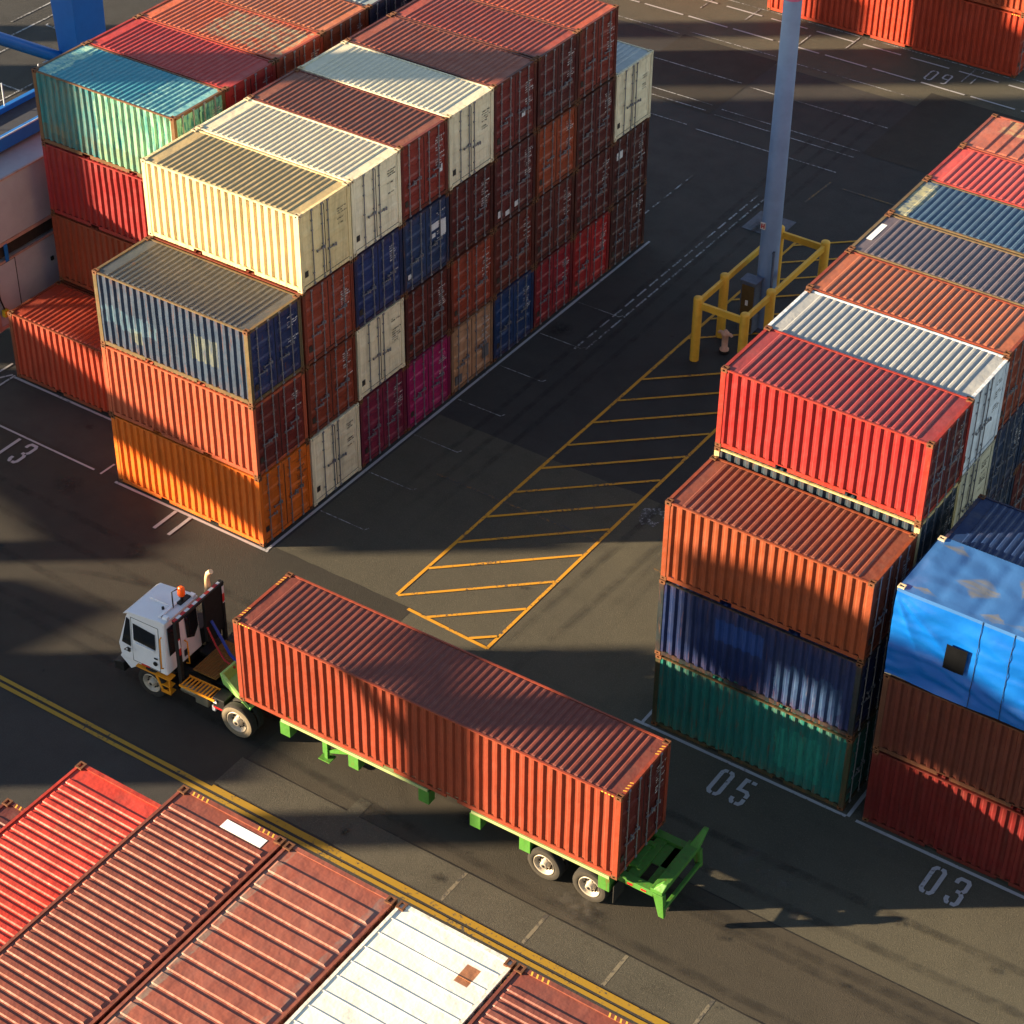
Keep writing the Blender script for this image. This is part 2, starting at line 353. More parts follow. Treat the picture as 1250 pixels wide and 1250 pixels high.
def lettering(kind):
    """rows of small stencilled characters, too worn to read"""
    key = 'door_lettering_'+kind
    if key in _mats: return _mats[key]
    s = NT(key); V = s.coords(); xyz = s.sep(); y, z = xyz[1], xyz[2]
    rz = s.math('ADD', z, s.math('MULTIPLY', s.rnd, 3.0)); row = s.math('FLOOR', s.math('DIVIDE', rz, 0.085)); fz = s.math('FRACT', s.math('DIVIDE', rz, 0.085))
    wr = s.n('ShaderNodeTexWhiteNoise'); wr.noise_dimensions = '2D'; cb = s.n('ShaderNodeCombineXYZ'); s.l(row, cb.inputs[0]); s.l(s.rnd, cb.inputs[1]); s.l(cb.outputs[0], wr.inputs['Vector'])
    on = s.math('GREATER_THAN', wr.outputs['Value'], 0.35); lim = s.math('ADD', 0.68, s.math('MULTIPLY', wr.outputs['Value'], 0.42))
    inl = s.math('LESS_THAN', y, lim); rowm = s.math('MULTIPLY', s.math('GREATER_THAN', fz, 0.28), s.math('LESS_THAN', fz, 0.86))
    cell = s.math('FLOOR', s.math('DIVIDE', y, 0.017)); sub = s.math('FLOOR', s.math('DIVIDE', rz, 0.0245))
    wc = s.n('ShaderNodeTexWhiteNoise'); wc.noise_dimensions = '3D'; c2 = s.n('ShaderNodeCombineXYZ'); s.l(cell, c2.inputs[0]); s.l(sub, c2.inputs[1]); s.l(s.rnd, c2.inputs[2]); s.l(c2.outputs[0], wc.inputs['Vector'])
    m = s.math('GREATER_THAN', wc.outputs['Value'], 0.42)
    for q in (on, inl, rowm, s.ramp(s.noise(V, 6, 4), 0.35, 0.5)): m = s.math('MULTIPLY', m, q)
    s.b.inputs['Base Color'].default_value = (0.5, 0.48, 0.47, 1) if kind == 'white' else (0.04, 0.035, 0.03, 1); s.b.inputs['Roughness'].default_value = 0.6
    tr = s.n('ShaderNodeBsdfTransparent'); mx = s.n('ShaderNodeMixShader'); s.l(m, mx.inputs[0]); s.l(tr.outputs[0], mx.inputs[1]); s.l(s.b.outputs[0], mx.inputs[2]); s.l(mx.outputs[0], s.out.inputs[0])
    _mats[key] = s.m; return s.m
_hz = {}
def container(name, label, loc, color, group=None, L=L20, H=2.62, rz=0, sides=(-1,), doors=True, roof='fine', rust=0.35, fade=0.3, roof_rgb=None,
              frame_rgb=None, marks='white', door_rgb=None, castings='rust', patches=(), roof_patches=(), near_side=True, base=True, key=None, cat='shipping container', plain_doors=False, roof_label=False, hazard=False, gain=1.0, door_gain=1.0):
    """loc = centre of the base; doors at local +x"""
    j = random.Random(str(loc)); loc = (loc[0]+j.uniform(-0.02, 0.02), loc[1]+j.uniform(-0.012, 0.012), loc[2]); rz += j.uniform(-0.003, 0.003) if L < 8 else 0
    t = thing(name, label, cat, loc, rz, group)
    key = (key or '%d_%d_%d' % color)+('_g%d' % (gain*10) if gain != 1 else '')
    pm = paint('paint_'+key, color, rust, fade, patches=patches, gain=gain)
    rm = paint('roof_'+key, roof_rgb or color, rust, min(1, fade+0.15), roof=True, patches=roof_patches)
    fm = paint('frame_'+key, frame_rgb or color, min(1, rust+0.35), fade)
    hk = round(H, 3); vr = j.randrange(4)
    link('frame', cached(('frame', L, hk), lambda: m_frame(L, H)), fm, t)
    for sy in (-1, 1): link('side_panel', cached(('side', L, hk, sy, vr), lambda: m_side(L, H, sy, 'corr', vr)), pm, t)
    link('end_wall', cached(('end', L, hk, -1), lambda: m_end(L, H, -1)), pm, t)
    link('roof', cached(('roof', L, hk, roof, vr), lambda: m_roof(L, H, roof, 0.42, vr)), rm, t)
    cm = {'rust': M_casting, 'pale': M_casting_pale, 'same': fm}[castings]
    for sx in (-1, 1):
        for sy in (-1, 1):
            for top in (0, 1):
                link('corner_casting', cached(('cast', sx, sy, top), lambda: m_casting(sx, sy, top)), cm, t, (sx*L/2, sy*WC/2, H if top else 0))
    if doors:
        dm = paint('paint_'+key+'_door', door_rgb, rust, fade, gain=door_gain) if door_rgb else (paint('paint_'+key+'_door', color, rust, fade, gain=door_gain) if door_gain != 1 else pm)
        for s in (-1, 1):
            d = link('door', cached(('door', L, hk, s, plain_doors), lambda: m_door(L, H, s, plain_doors)), dm, t)
            link('door_gasket', cached(('gask', L, hk, s), lambda: m_gasket(L, H, s)), M_gasket, d)
        rods = (-0.82, -0.30, 0.22, 0.74) if not plain_doors else (-0.62, -0.14, 0.14)
        for k, y in enumerate(rods):
            r = link('lock_rod', cached(('rod', L, hk, 0), lambda: m_rod(L, H, 0)), M_rod, t, (0, y, 0))
            if not (plain_doors and k == 0): link('handle', cached(('handle', L), lambda: m_handle(L, H)), M_rod, r, (0, 0.05 if k % 2 else 0.3, 0.92+0.12*(k % 2)+j.uniform(0, 0.2)))
        if marks:
            lp = link('door_lettering', cached(('lett', L, hk), lambda: m_letter(L, H)), lettering(marks), t)
        link('data_plate', cached(('plate', L), lambda: MB().box(L/2-0.034, L/2-0.026, -1.02, -0.86, 0.42, 0.62)), M_darkmark if marks == 'dark' else M_plate, t)
    else:
        link('end_wall', cached(('end', L, hk, 1), lambda: m_end(L, H, 1)), pm, t)
    if hazard:
        def mk():
            mb = MB()
            for sx in (-1, 1):
                for sy in (-1, 1):
                    for i in range(4):
                        y = sy*(0.62+i*0.11)
                        x = sx*(L/2-0.07)
                        mb.add([(x-0.05, y-0.01, H-0.019), (x+0.04, y+0.02, H-0.019), (x+0.04, y+0.055, H-0.019), (x-0.05, y+0.025, H-0.019)], [(0, 1, 2, 3)])
            return mb
        def mk2():
            mb = MB()
            for sx in (-1, 1):
                for i in range(4):
                    x = sx*(L/2-0.25-i*0.1); mb.box(x-0.025, x+0.025, -WC/2+0.004, -WC/2+0.009, H-0.062, H-0.03)
            return mb
        link('edge_marks', cached(('hz', L, hk), mk), M_hazard, t)
        link('edge_marks', cached(('hz2', L, hk), mk2), M_hazard, t)
    if roof_label: link('roof_label', cached(('rl', L, hk), lambda: MB().box(-L/2+0.16, -L/2+0.33, -0.4, 0.62, H-0.044, H-0.038)), M_label, t)
    return t
ROWP = 2.532; TP = 2.65
TAN=(226,204,150); CREAM=(226,214,180); BROWN=(132,52,30); MAROON=(98,26,22); DKRED=(120,24,20); ORG=(232,112,14); SALM=(206,96,62); NAVY=(20,42,92); BLUE=(24,64,120)
MAG=(150,10,84); MAG2=(124,18,58); TANB=(172,128,92); REDC=(150,14,26); RUSTO=(150,62,26)
# ================================================================ the setting
# ---------------------------------------------------------------- ground
A_dark = asphalt('asphalt_dark', (0.022, 0.022, 0.023), (0.034, 0.033, 0.032), 0.4, 0.3)
A_old = asphalt('asphalt_old', (0.052, 0.049, 0.038), (0.070, 0.065, 0.047), 0.5, 0.3)
A_road = asphalt('asphalt_road', (0.033, 0.029, 0.022), (0.042, 0.036, 0.027), 0.3, 0.3)
A_slab = asphalt('concrete_slab', (0.045, 0.043, 0.034), (0.068, 0.064, 0.05), 0.5, 0.5)
A_patch = asphalt('asphalt_patch', (0.018, 0.0165, 0.0145), (0.026, 0.0235, 0.019), 0.25, 0.25)
def sheet(name, m, x0, x1, y0, y1, z, jag=0.0, step=0.5):
    mb = MB()
    if not jag: mb.add([(x0,y0,z),(x1,y0,z),(x1,y1,z),(x0,y1,z)], [(0,1,2,3)])
    else:
        n = int((x1-x0)/step); 
        for i in range(n):
            a, b = x0+(x1-x0)*i/n, x0+(x1-x0)*(i+1)/n
            q = lambda x, k: jag*noise.noise((x*1.7, k*9.1, 3.3))
            mb.add([(a,y0+q(a,1),z),(b,y0+q(b,1),z),(b,y1+q(b,2),z),(a,y1+q(a,2),z)], [(0,1,2,3)])
    return struct(name, mb, m)
sheet('ground', A_dark, -260, 260, -200, 300, 0.0)
sheet('yard_pavement', A_old, 0.3, 60, -4.6, 9.0, 0.004, 0.05)
sheet('road', A_road, 5.62, 60, -7.55, -4.6, 0.006, 0.05)
sheet('road', A_patch, -60, 5.6, -8.9, 0.22, 0.008, 0.05)
def slabs():
    xs = [5.45, 9.35, 13.05, 15.6, 18.0, 20.5, 24.2, 28, 32]
    for a, b in zip(xs[:-1], xs[1:]):
        sheet('concrete_slab', A_slab, a+0.004, b-0.004, -8.8, -7.6, 0.010, 0.02)
    mark('slab_joint', None, [((b, -8.78), (b, -7.62)) for b in xs[1:-1]], 0.1, linepaint('pale_joint_filler', (110, 104, 88), 0.7), 0.0125)
    mark('slab_edge', None, [((5.5, -7.59), (60, -7.59))], 0.03, linepaint('dark_joint', (26, 23, 18), 0.1), 0.0125)
    mark('slab_edge', None, [((8.0, -4.6), (60, -4.6))], 0.035, linepaint('dark_joint', (26, 23, 18), 0.1), 0.0125)
sheet('concrete_slab', A_slab, 9.1, 9.5, -8.8, -7.0, 0.014, 0.03, 0.1)
sheet('asphalt_patch', A_patch, -8.0, -3.2, 33.3, 39.4, 0.008); sheet('asphalt_patch', A_patch, 3.6, 9.5, 33.9, 40.5, 0.008)
sheet('yard_pavement', A_old, -30, 40, 39.0, 46.0, 0.004)
sheet('concrete_strip', flat('sand_strip', (150, 130, 96), 0.9, 0, 0.5, 2, 0.3), -27.5, -25.4, -30, 60, 0.012)
# ---------------------------------------------------------------- painted markings
PW = linepaint('white_line_paint', (150, 150, 154), 0.12); PWo = linepaint('worn_white_line_paint', (150, 152, 156), 0.75); PY = linepaint('yellow_line_paint', (188, 134, 24), 0.28)
PYd = linepaint('dark_yellow_line_paint', (142, 112, 20), 0.2)
def strip(mb, p, q, w, z=0.016):
    p, q = Vector((*p, 0)), Vector((*q, 0)); d = (q-p).normalized(); n = Vector((-d.y, d.x, 0))*w/2
    L_ = (q-p).length; k = max(1, int(L_/0.6))
    for i in range(k):
        a = p.lerp(q, i/k); b = p.lerp(q, (i+1)/k)
        ja = 1+0.18*noise.noise((a.x*3, a.y*3, 1)); jb = 1+0.18*noise.noise((b.x*3, b.y*3, 1))
        mb.add([(*(a-n*ja).xy, z), (*(b-n*jb).xy, z), (*(b+n*jb).xy, z), (*(a+n*ja).xy, z)], [(0,1,2,3)])
    return mb
def mark(name, label, lines, w, m, z=0.016, group=None):
    mb = MB()
    for i, l in enumerate(lines): strip(mb, l[0], l[1], w, z+0.0006*i)
    return tag(obj(name, mb, m), label, None, group, 'structure')
# yellow hatch in the aisle
hl = [((4.78, 0.5), (4.78, 26.2)), ((8.43, 0.0), (8.43, 26.2)), ((5.45, 0.15), (8.43, 0.02))]
mark('hatched_marking', None, hl, 0.11, PY, 0.016)
hd = []
for i in range(18):
    y = 0.49+1.58*(i-1)
    a = (4.83, y); b = (8.38, y+3.25)
    if i == 0: a, b = (6.13, 0.14), (8.38, 2.17)
    hd.append((a, b))
hd.append(((7.75, 0.08), (8.38, 0.62)))
hd = [h for h in hd if h[0][1] < 15.8 or h[0][1] > 17]
mark('hatched_marking', None, hd, 0.1, PY, 0.022)
mark('yellow_line', None, [((-60, -9.02), (60, -9.02))], 0.13, PYd, 0.016)
mark('yellow_line', None, [((-60, -9.24), (60, -9.24))], 0.13, PYd, 0.016)
mark('kerb_line', None, [((5.5, -8.93), (60, -8.93))], 0.1, PYd, 0.019)
slabs()
# stack outlines
mark('bay_line', None, [((-13.05, 2.42), (-6.4, 2.42)), ((-6.1, -0.1), (0.25, -0.1)), ((0.17, -0.1), (0.17, 22.9))], 0.1, PW, 0.018)
mark('bay_line', None, [((13.6, -0.12), (20.3, -0.12)), ((20.6, -0.12), (27.2, -0.12)), ((13.85, -0.1), (13.85, 1.0)), ((20.35, -0.1), (20.35, 1.6))], 0.1, PW, 0.018)
mark('bay_line', None, [((-13.8, 1.5), (-13.2, 2.5)), ((-30, 0.22), (-7.1, 0.0)), ((-6.78, -0.06), (-6.76, 0.6)), ((-13.15, -1.5), (-13.1, 2.5)), ((-13.75, -1.5), (-13.7, 3.0))], 0.08, PW, 0.022)
tk = []
for i in range(1, 8): tk.append(((0.3, i*ROWP-0.05), (2.05, i*ROWP-0.05))); tk.append(((2.05, i*ROWP-0.05), (2.12, i*ROWP+0.1)))
mark('bay_tick', None, tk, 0.035, PWo, 0.016)
# dashed double line down the aisle
dl = []
y = 15.0
while y < 28.4:
    dl.append(((-1.08, max(y, 22.6)), (-1.08, max(y, 22.6)+0.55))) if y > 22 else None
    dl.append(((1.85, y), (1.85, y+0.62)))
    dl.append(((2.2, y+0.2), (2.2, y+0.9))) if y < 28 else None
    y += 0.85
mark('dashed_line', None, dl, 0.07, PWo, 0.016)
# far lanes along x
far = []
x = -32.0
while x < 30: far.append(((x, 41.12), (x+2.05, 41.1))); far.append(((x+0.9, 43.05), (x+2.75, 43.05))); x += 2.32
mark('lane_line', None, far, 0.1, PW, 0.016)
far2 = [((-26, 43.72), (22, 43.72))]
for yy in (39.75, 36.6, 34.1, 33.5, 31.95):
    far2.append(((-7.9, yy), (-3.5, yy))); far2.append(((-3.0, yy-0.12), (3.5, yy-0.12)))
for yy in (39.3, 36.2, 31.95): far2.append(((-24.0, yy), (-8.2, yy)))
mark('lane_line', None, far2, 0.06, PWo, 0.019)
mark('lane_line', None, [((x0, 42.2), (x0+0.02, 43.6)) for x0 in (-8.8, -6.5, -1.4, 4.2, 4.6)]+[((-3.3, 41.3), (-3.3, 42.6))], 0.06, PWo, 0.022)
ul = [((-31.6, 15), (-31.6, 22)), ((-28.3, 12), (-28.3, 20)), ((-32.4, 21), (-32.4, 30)), ((-33.4, 23), (-33.4, 31)), ((-36, 18.3), (-28.2, 18.3)), ((-29.6, 12), (-29.6, 18.3))]
mark('lane_line', None, ul, 0.1, PWo, 0.016)
mark('worn_yellow_line', None, [((2.2, 6.2), (8.4, 6.2)), ((10.5, 6.0), (13.6, 6.0)), ((4.3, 30.8), (7.5, 30.8)), ((3.6, 29.0), (3.7, 31.0))], 0.09, linepaint('worn_yellow_line_paint', (120, 90, 35), 0.95), 0.012)
# stencilled bay numbers
_l = [(.17,-.01),(.07,0),(0,.09),(0,.91),(.07,1),(.17,1.01)]; _m2 = lambda q: [(.4-x, y) for x, y in q]
SEG = {'0': [_l, _m2(_l)],
       '1': [[(.2,-.03),(.2,1.03)]],
       '3': [[(0,.78),(0,.91),(.07,1),(.33,1),(.4,.91),(.4,.62),(.33,.54)],[(.14,.5),(.3,.5)],[(.33,.46),(.4,.38),(.4,.09),(.33,0),(.2,0)],[(.14,0),(.07,0),(0,.09),(0,.22)]],
       '5': [[(.42,1),(.24,1)],[(.17,1),(.02,1),(0,.56),(.3,.56),(.4,.47),(.4,.32)],[(.4,.26),(.4,.09),(.33,0),(.2,0)],[(.14,0),(.07,0),(0,.09),(0,.2)]],
       '9': [[(.17,0),(.33,0),(.4,.09),(.4,.91),(.33,1),(.24,1)],[(.18,1),(.07,1),(0,.91),(0,.58),(.07,.5),(.34,.5)]]}
def ribbon(mb, pts, w, z):
    P = [Vector(p) for p in pts]; n = len(P); vs = []
    for i, p in enumerate(P):
        d0 = (P[i]-P[i-1]).normalized() if i else (P[1]-P[0]).normalized(); d1 = (P[i+1]-P[i]).normalized() if i < n-1 else d0
        t_ = (d0+d1).normalized(); q = Vector((-t_.y, t_.x))*w/2/max(0.6, t_.dot(d1)); vs += [(p.x-q.x, p.y-q.y, z), (p.x+q.x, p.y+q.y, z)]
    mb.add(vs, [(2*i, 2*i+2, 2*i+3, 2*i+1) for i in range(n-1)])
def number(txt, x, y, h=0.9, rot=0, sp=0.66, m=None, w=0.12):
    mb = MB(); c, s_ = math.cos(rot), math.sin(rot); k = 0
    for i, ch in enumerate(txt):
        for path in SEG[ch]:
            P = [(q[0]*0.78+i*sp, q[1]*h) for q in path]
            ribbon(mb, [(x+px*c-py*s_, y+px*s_+py*c) for px, py in P], w, 0.024+0.0008*(k % 5)); k += 1
    return tag(obj('painted_number', mb, m or PW), None, None, None, 'structure')
number('05', 16.72, -1.4, 0.95, sp=0.7); number('03', 23.1, -1.4, 0.95, sp=0.7); number('11', -3.6, -1.2, 1.0, sp=0.6); number('13', -10.45, -1.2, 1.05)
number('09', 2.72, 41.55, 0.9, w=0.08); number('19', -31.9, 24.6, 0.9, -math.pi/2, m=PWo, w=0.08)
# scars, drain cover, stains
tag(obj('paint_splash', MB().add([(9.15+ (0.42+0.06*math.sin(5*t))*math.cos(t), 8.25+(0.5+0.07*math.cos(7*t))*math.sin(t), 0.013) for t in [i*math.pi/14 for i in range(28)]]
    +[(9.3+0.2*math.cos(t), 8.25+0.22*math.sin(t), 0.013) for t in [i*math.pi/14 for i in range(28)]], [(i, (i+1) % 28, 28+(i+1) % 28, 28+i) for i in range(28)]), PWo), None, None, None, 'structure')
def steel_cover(x0, x1, y0, y1):
    mb = MB(); mb.box(x0, x1, y0, y1, 0.003, 0.02)
    for i in range(9):
        t = x0+0.1+(x1-x0-0.2)*i/8; mb.box(t-0.02, t+0.02, y0+0.1, y1-0.1, 0.02, 0.028)
    return mb
def stain_mat(key, rgb, amount, vec=(1, 1, 1), lo=0.45, hi=0.65, sc=2.5):
    s = NT(key); V = s.coords(False); s.b.inputs['Base Color'].default_value = (*rgb, 1); s.b.inputs['Roughness'].default_value = 0.7
    uv = s.n('ShaderNodeAttribute'); uv.attribute_name = 'edge'
    m = s.math('MULTIPLY', s.math('MULTIPLY', s.ramp(s.noise(V, sc, 6, 0.7, vec), lo, hi), uv.outputs['Fac']), amount)
    tr = s.n('ShaderNodeBsdfTransparent'); mx = s.n('ShaderNodeMixShader'); s.l(m, mx.inputs[0]); s.l(tr.outputs[0], mx.inputs[1]); s.l(s.b.outputs[0], mx.inputs[2]); s.l(mx.outputs[0], s.out.inputs[0]); return s.m
def soft(name, mb, w, m):
    o = obj(name, mb, m); at = o.data.attributes.new('edge', 'FLOAT', 'POINT')
    for i, q in enumerate(w): at.data[i].value = q
    return tag(o, None, None, None, 'structure')
ST_track = stain_mat('tyre_track_rubber', (0.012, 0.011, 0.011), 0.34, (1, 1, 1), 0.35, 0.6, 1.6); ST_oil = stain_mat('oil_stain', (0.010, 0.009, 0.009), 0.8, (1, 1, 1), 0.35, 0.55, 5); ST_pale = stain_mat('pale_scuff', (0.12, 0.11, 0.10), 0.35, (1, 1, 1), 0.42, 0.62, 3)
rt = random.Random(11); zt = [0.030]
def track(pts, w=0.28, m=None):
    mb = MB(); vs = []; ws = []; n = len(pts); zt[0] += 0.0004
    for i, p in enumerate(pts):
        a = Vector(pts[max(0, i-1)]); b = Vector(pts[min(n-1, i+1)]); d = (b-a).normalized(); q = Vector((-d.y, d.x)); e = min(1, i/6, (n-1-i)/6)
        for k, (u, v) in enumerate(((-0.5, 0), (-0.25, 1), (0.25, 1), (0.5, 0))):
            vs.append((p[0]+q.x*w*u, p[1]+q.y*w*u, zt[0])); ws.append(v*e)
    mb.add(vs, [(i*4+j, (i+1)*4+j, (i+1)*4+j+1, i*4+j+1) for i in range(n-1) for j in range(3)]); return soft('tyre_track', mb, ws, m or ST_track)
def blob(x, y, r, m):
    mb = MB(); zt[0] += 0.0004; n = 20; vs = [(x, y, zt[0])]; ws = [1.0]
    for k in range(n):
        a = 2*math.pi*k/n; q = r*(1+0.35*noise.noise((x+math.cos(a), y+math.sin(a), 1))); vs.append((x+q*math.cos(a), y+q*math.sin(a), zt[0])); ws.append(0.0)
    mb.add(vs, [(0, 1+k, 1+(k+1) % n) for k in range(n)]); return soft('oil_stain' if m == ST_oil else 'pale_scuff', mb, ws, m)
for y0 in (-6.9, -4.9, -5.8, -3.6, -2.4):
    f = rt.uniform(0, 6); track([(x, y0+0.35*math.sin(x*0.11+f)) for x in [-30+i*1.5 for i in range(50)]], 0.34)
for c in range(4):
    x0 = 9.6+c*0.5; track([(x0+0.35*math.sin(y*0.2+c), y) for y in [2+i*1.2 for i in range(36)]] if c % 2 else [(x0-0.0035*(y-30)**2*0.3, y) for y in [-3+i*1.2 for i in range(34)]], 0.3)
for c in range(3): track([(4.0-c*2.1+9*math.cos(a), -13+c*0.3+9*math.sin(a)) for a in [0.7+i*0.05 for i in range(30)]], 0.3)
for c in range(3): track([(1.6+c*0.75+0.2*math.sin(y*0.13), y) for y in [3+i*1.2 for i in range(32)]], 0.26)
for i in range(46): blob(rt.uniform(-12, 30), rt.choice((rt.uniform(-8.5, -0.5), rt.uniform(-8.5, -0.5), rt.uniform(0, 40))), rt.choice((0.08, 0.12, 0.2, 0.35, 0.6)), ST_oil)
for i in range(14): blob(rt.uniform(6, 28), rt.uniform(-8, 34), rt.uniform(0.4, 1.3), ST_pale)
for p in ((18.9, -3.1, 0.7), (20.0, -3.3, 0.75), (21.0, -4.0, 0.5)): blob(*p, ST_pale)
tag(obj('ground_cover', steel_cover(2.52, 4.08, 25.85, 27.4), flat('cover_steel', (92, 98, 108), 0.5, 0.5)), 'grey ribbed steel cover plate set in the asphalt behind the light pole', 'cover plate')

# ---------------------------------------------------------------- the stacks
def ph(c, k): return c
def B(col, tier, label, color, **kw):
    """big middle stack; col 0.. along y, tier 0.. up"""
    z = tier*TP+0.01
    kw.setdefault('door_gain', 1.8 if color not in (CREAM, TAN, ORG) else 1.0)  # door paint brightened to offset the dim light on the door ends
    return container('shipping_container', label, (-3.029, col*ROWP+WC/2, z), color, 'containers of the central block', H=kw.pop('H', 2.62), **kw)
OR_D = 'in the end row of doors of the central block'
bdef = [
 (0,0,'bright orange container at the bottom front corner of the central block', ORG, dict(rust=0.3, marks='dark', fade=0.1)),
 (0,1,'salmon red container with white smear, directly above the bright orange one', SALM, dict(rust=0.25, door_rgb=MAROON, fade=0.2)),
 (0,2,'weathered blue container with yellow patches and grey roof, on top of the salmon one', (60,84,116), dict(rust=0.6, fade=0.4, roof_rgb=(78,86,98), frame_rgb=(128,112,76), door_rgb=(14,40,88), key='oldblue',
    patches=(('X',-1.72,-1.3,'Z',0.5,1.0,(128,132,104),0.55,0.03),('X',0.75,1.8,'Z',0.85,1.75,(126,130,104),0.5,0.03),('X',-2.8,-0.6,'Z',0.9,1.5,(100,150,170),0.3,0.9)))),
 (1,0,'cream container at ground level between the bright orange and dull plum doors', CREAM, dict(rust=0.1, marks='dark', key='cream', castings='same', plain_doors=True)),
 (1,1,'rust brown container directly above the ground-level cream one', (128,48,24), dict(rust=0.4)),
 (1,2,'red brown container under the tan one', (140,56,34), dict(rust=0.35)),
 (1,3,'tan container with sunlit ribbed side, top front of the central block', TAN, dict(rust=0.15, marks='dark', fade=0.15, roof_rgb=(182,160,112), key='tan', castings='pale', plain_doors=True)),
 (2,0,'dull plum container at ground level beside the bright magenta one', MAG2, dict(rust=0.3, fade=0.4)),
 (2,1,'cream container with black square plate, two above ground between brown doors', CREAM, dict(rust=0.1, marks='dark', key='cream', castings='same', plain_doors=True)),
 (2,2,'navy container under the cream roof next to the tan one', NAVY, dict(rust=0.3, key='navy')),
 (2,3,'cream container with clean ribbed roof, between the tan one and a brown roof', CREAM, dict(rust=0.1, marks='dark', roof_rgb=(206,194,164), key='cream2', castings='pale', plain_doors=True)),
 (3,0,'bright magenta container at ground level', MAG, dict(rust=0.15, fade=0.1)),
 (3,1,'dark brown red container directly above the bright magenta one', (88,24,18), dict(rust=0.3)),
 (3,2,'blue container with white stickers and blotches on its door', (26,52,92), dict(rust=0.3, key='blue3')),
 (3,3,'brown container with scuffed roof between the two cream roofs', (124,34,24), dict(rust=0.5, roof_rgb=(150,84,60), fade=0.4)),
 (4,0,'dull tan container with grey smudges at ground level beside the blue door', TANB, dict(rust=0.7, fade=0.5)),
 (4,1,'rusty red brown container directly above the dull tan one', (136,50,26), dict(rust=0.4)),
 (4,2,'dark maroon container under the cream one with half-shaded roof', (84,18,16), dict(rust=0.3)),
 (4,3,'cream container with half-shaded roof in the fifth row of the central block', CREAM, dict(rust=0.1, marks='dark', roof_rgb=(206,198,172), key='cream3', castings='pale', plain_doors=True)),
 (5,0,'strong blue container at ground level between tan and red doors', (10,50,100), dict(rust=0.2)),
 (5,1,'dark brown container above the strong blue one', (94,28,18), dict(rust=0.35)),
 (5,2,'maroon container with white scuffs low on its door, sixth row', (86,24,24), dict(rust=0.3)),
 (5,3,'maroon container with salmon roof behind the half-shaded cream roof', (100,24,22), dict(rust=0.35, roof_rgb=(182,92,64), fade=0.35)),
 (6,0,'crimson container at ground level beside the strong blue door', (136,8,28), dict(rust=0.25)),
 (6,1,'brown maroon container above the crimson one next to the blue, seventh row', (90,26,20), dict(rust=0.4)),
 (6,2,'orange brown container, the brightest door high in the seventh row', RUSTO, dict(rust=0.3)),
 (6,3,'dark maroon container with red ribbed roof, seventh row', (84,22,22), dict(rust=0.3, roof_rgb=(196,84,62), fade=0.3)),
 (7,0,'bright red container at ground level at the far end of the central block', (158,6,12), dict(rust=0.15)),
 (7,1,'maroon container above the bright red one', (88,20,18), dict(rust=0.45)),
 (7,2,'maroon container second from the top in the eighth row', (84,20,18), dict(rust=0.35)),
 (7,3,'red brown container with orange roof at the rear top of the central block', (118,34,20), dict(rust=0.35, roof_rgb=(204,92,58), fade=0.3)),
 (8,0,'dark brown container with white scrawls at the far bottom corner', (70,20,16), dict(rust=0.4)),
 (8,1,'dark maroon container with white sticker under the far cream one', (76,18,16), dict(rust=0.4)),
 (8,2,'cream container standing alone at the far end, one tier lower than its neighbour', CREAM, dict(rust=0.1, marks='dark', roof_rgb=(170,176,176), key='cream4', castings='same', plain_doors=True)),
]
ROOTS = {}
for col, tier, lab, colr, kw in bdef: ROOTS[(col, tier)] = B(col, tier, lab, colr, **kw)
# stickers on single doors
def sticker(root, y0, y1, z0, z1, m=M_white, name='door_sticker'):
    return link(name, MB().box(L20/2-0.03, L20/2-0.022, y0, y1, z0, z1).mesh(name), m, root)
sticker(ROOTS[(3,2)], 0.3, 0.68, 1.62, 1.86); sticker(ROOTS[(3,2)], 0.78, 1.08, 1.25, 1.8); sticker(ROOTS[(3,2)], -1.0, -0.8, 0.45, 0.62); sticker(ROOTS[(3,2)], 0.32, 0.5, 1.35, 1.5)
sticker(ROOTS[(8,1)], -0.95, -0.55, 1.75, 2.05); sticker(ROOTS[(3,3)], 0.8, 0.95, 0.9, 1.15); sticker(ROOTS[(5,2)], -0.55, -0.25, 0.2, 0.38); sticker(ROOTS[(5,2)], 0.0, 0.3, 0.3, 0.5); sticker(ROOTS[(5,2)], -1.0, -0.85, 0.3, 0.55)
sticker(ROOTS[(5,3)], 0.4, 0.6, 0.85, 1.0); sticker(ROOTS[(4,0)], 0.62, 1.0, 0.5, 1.0, flat('grey_smudge', (92, 90, 92), 0.7)); sticker(ROOTS[(4,0)], -1.0, -0.6, 0.25, 0.6, flat('grey_smudge', (92, 90, 92), 0.7))
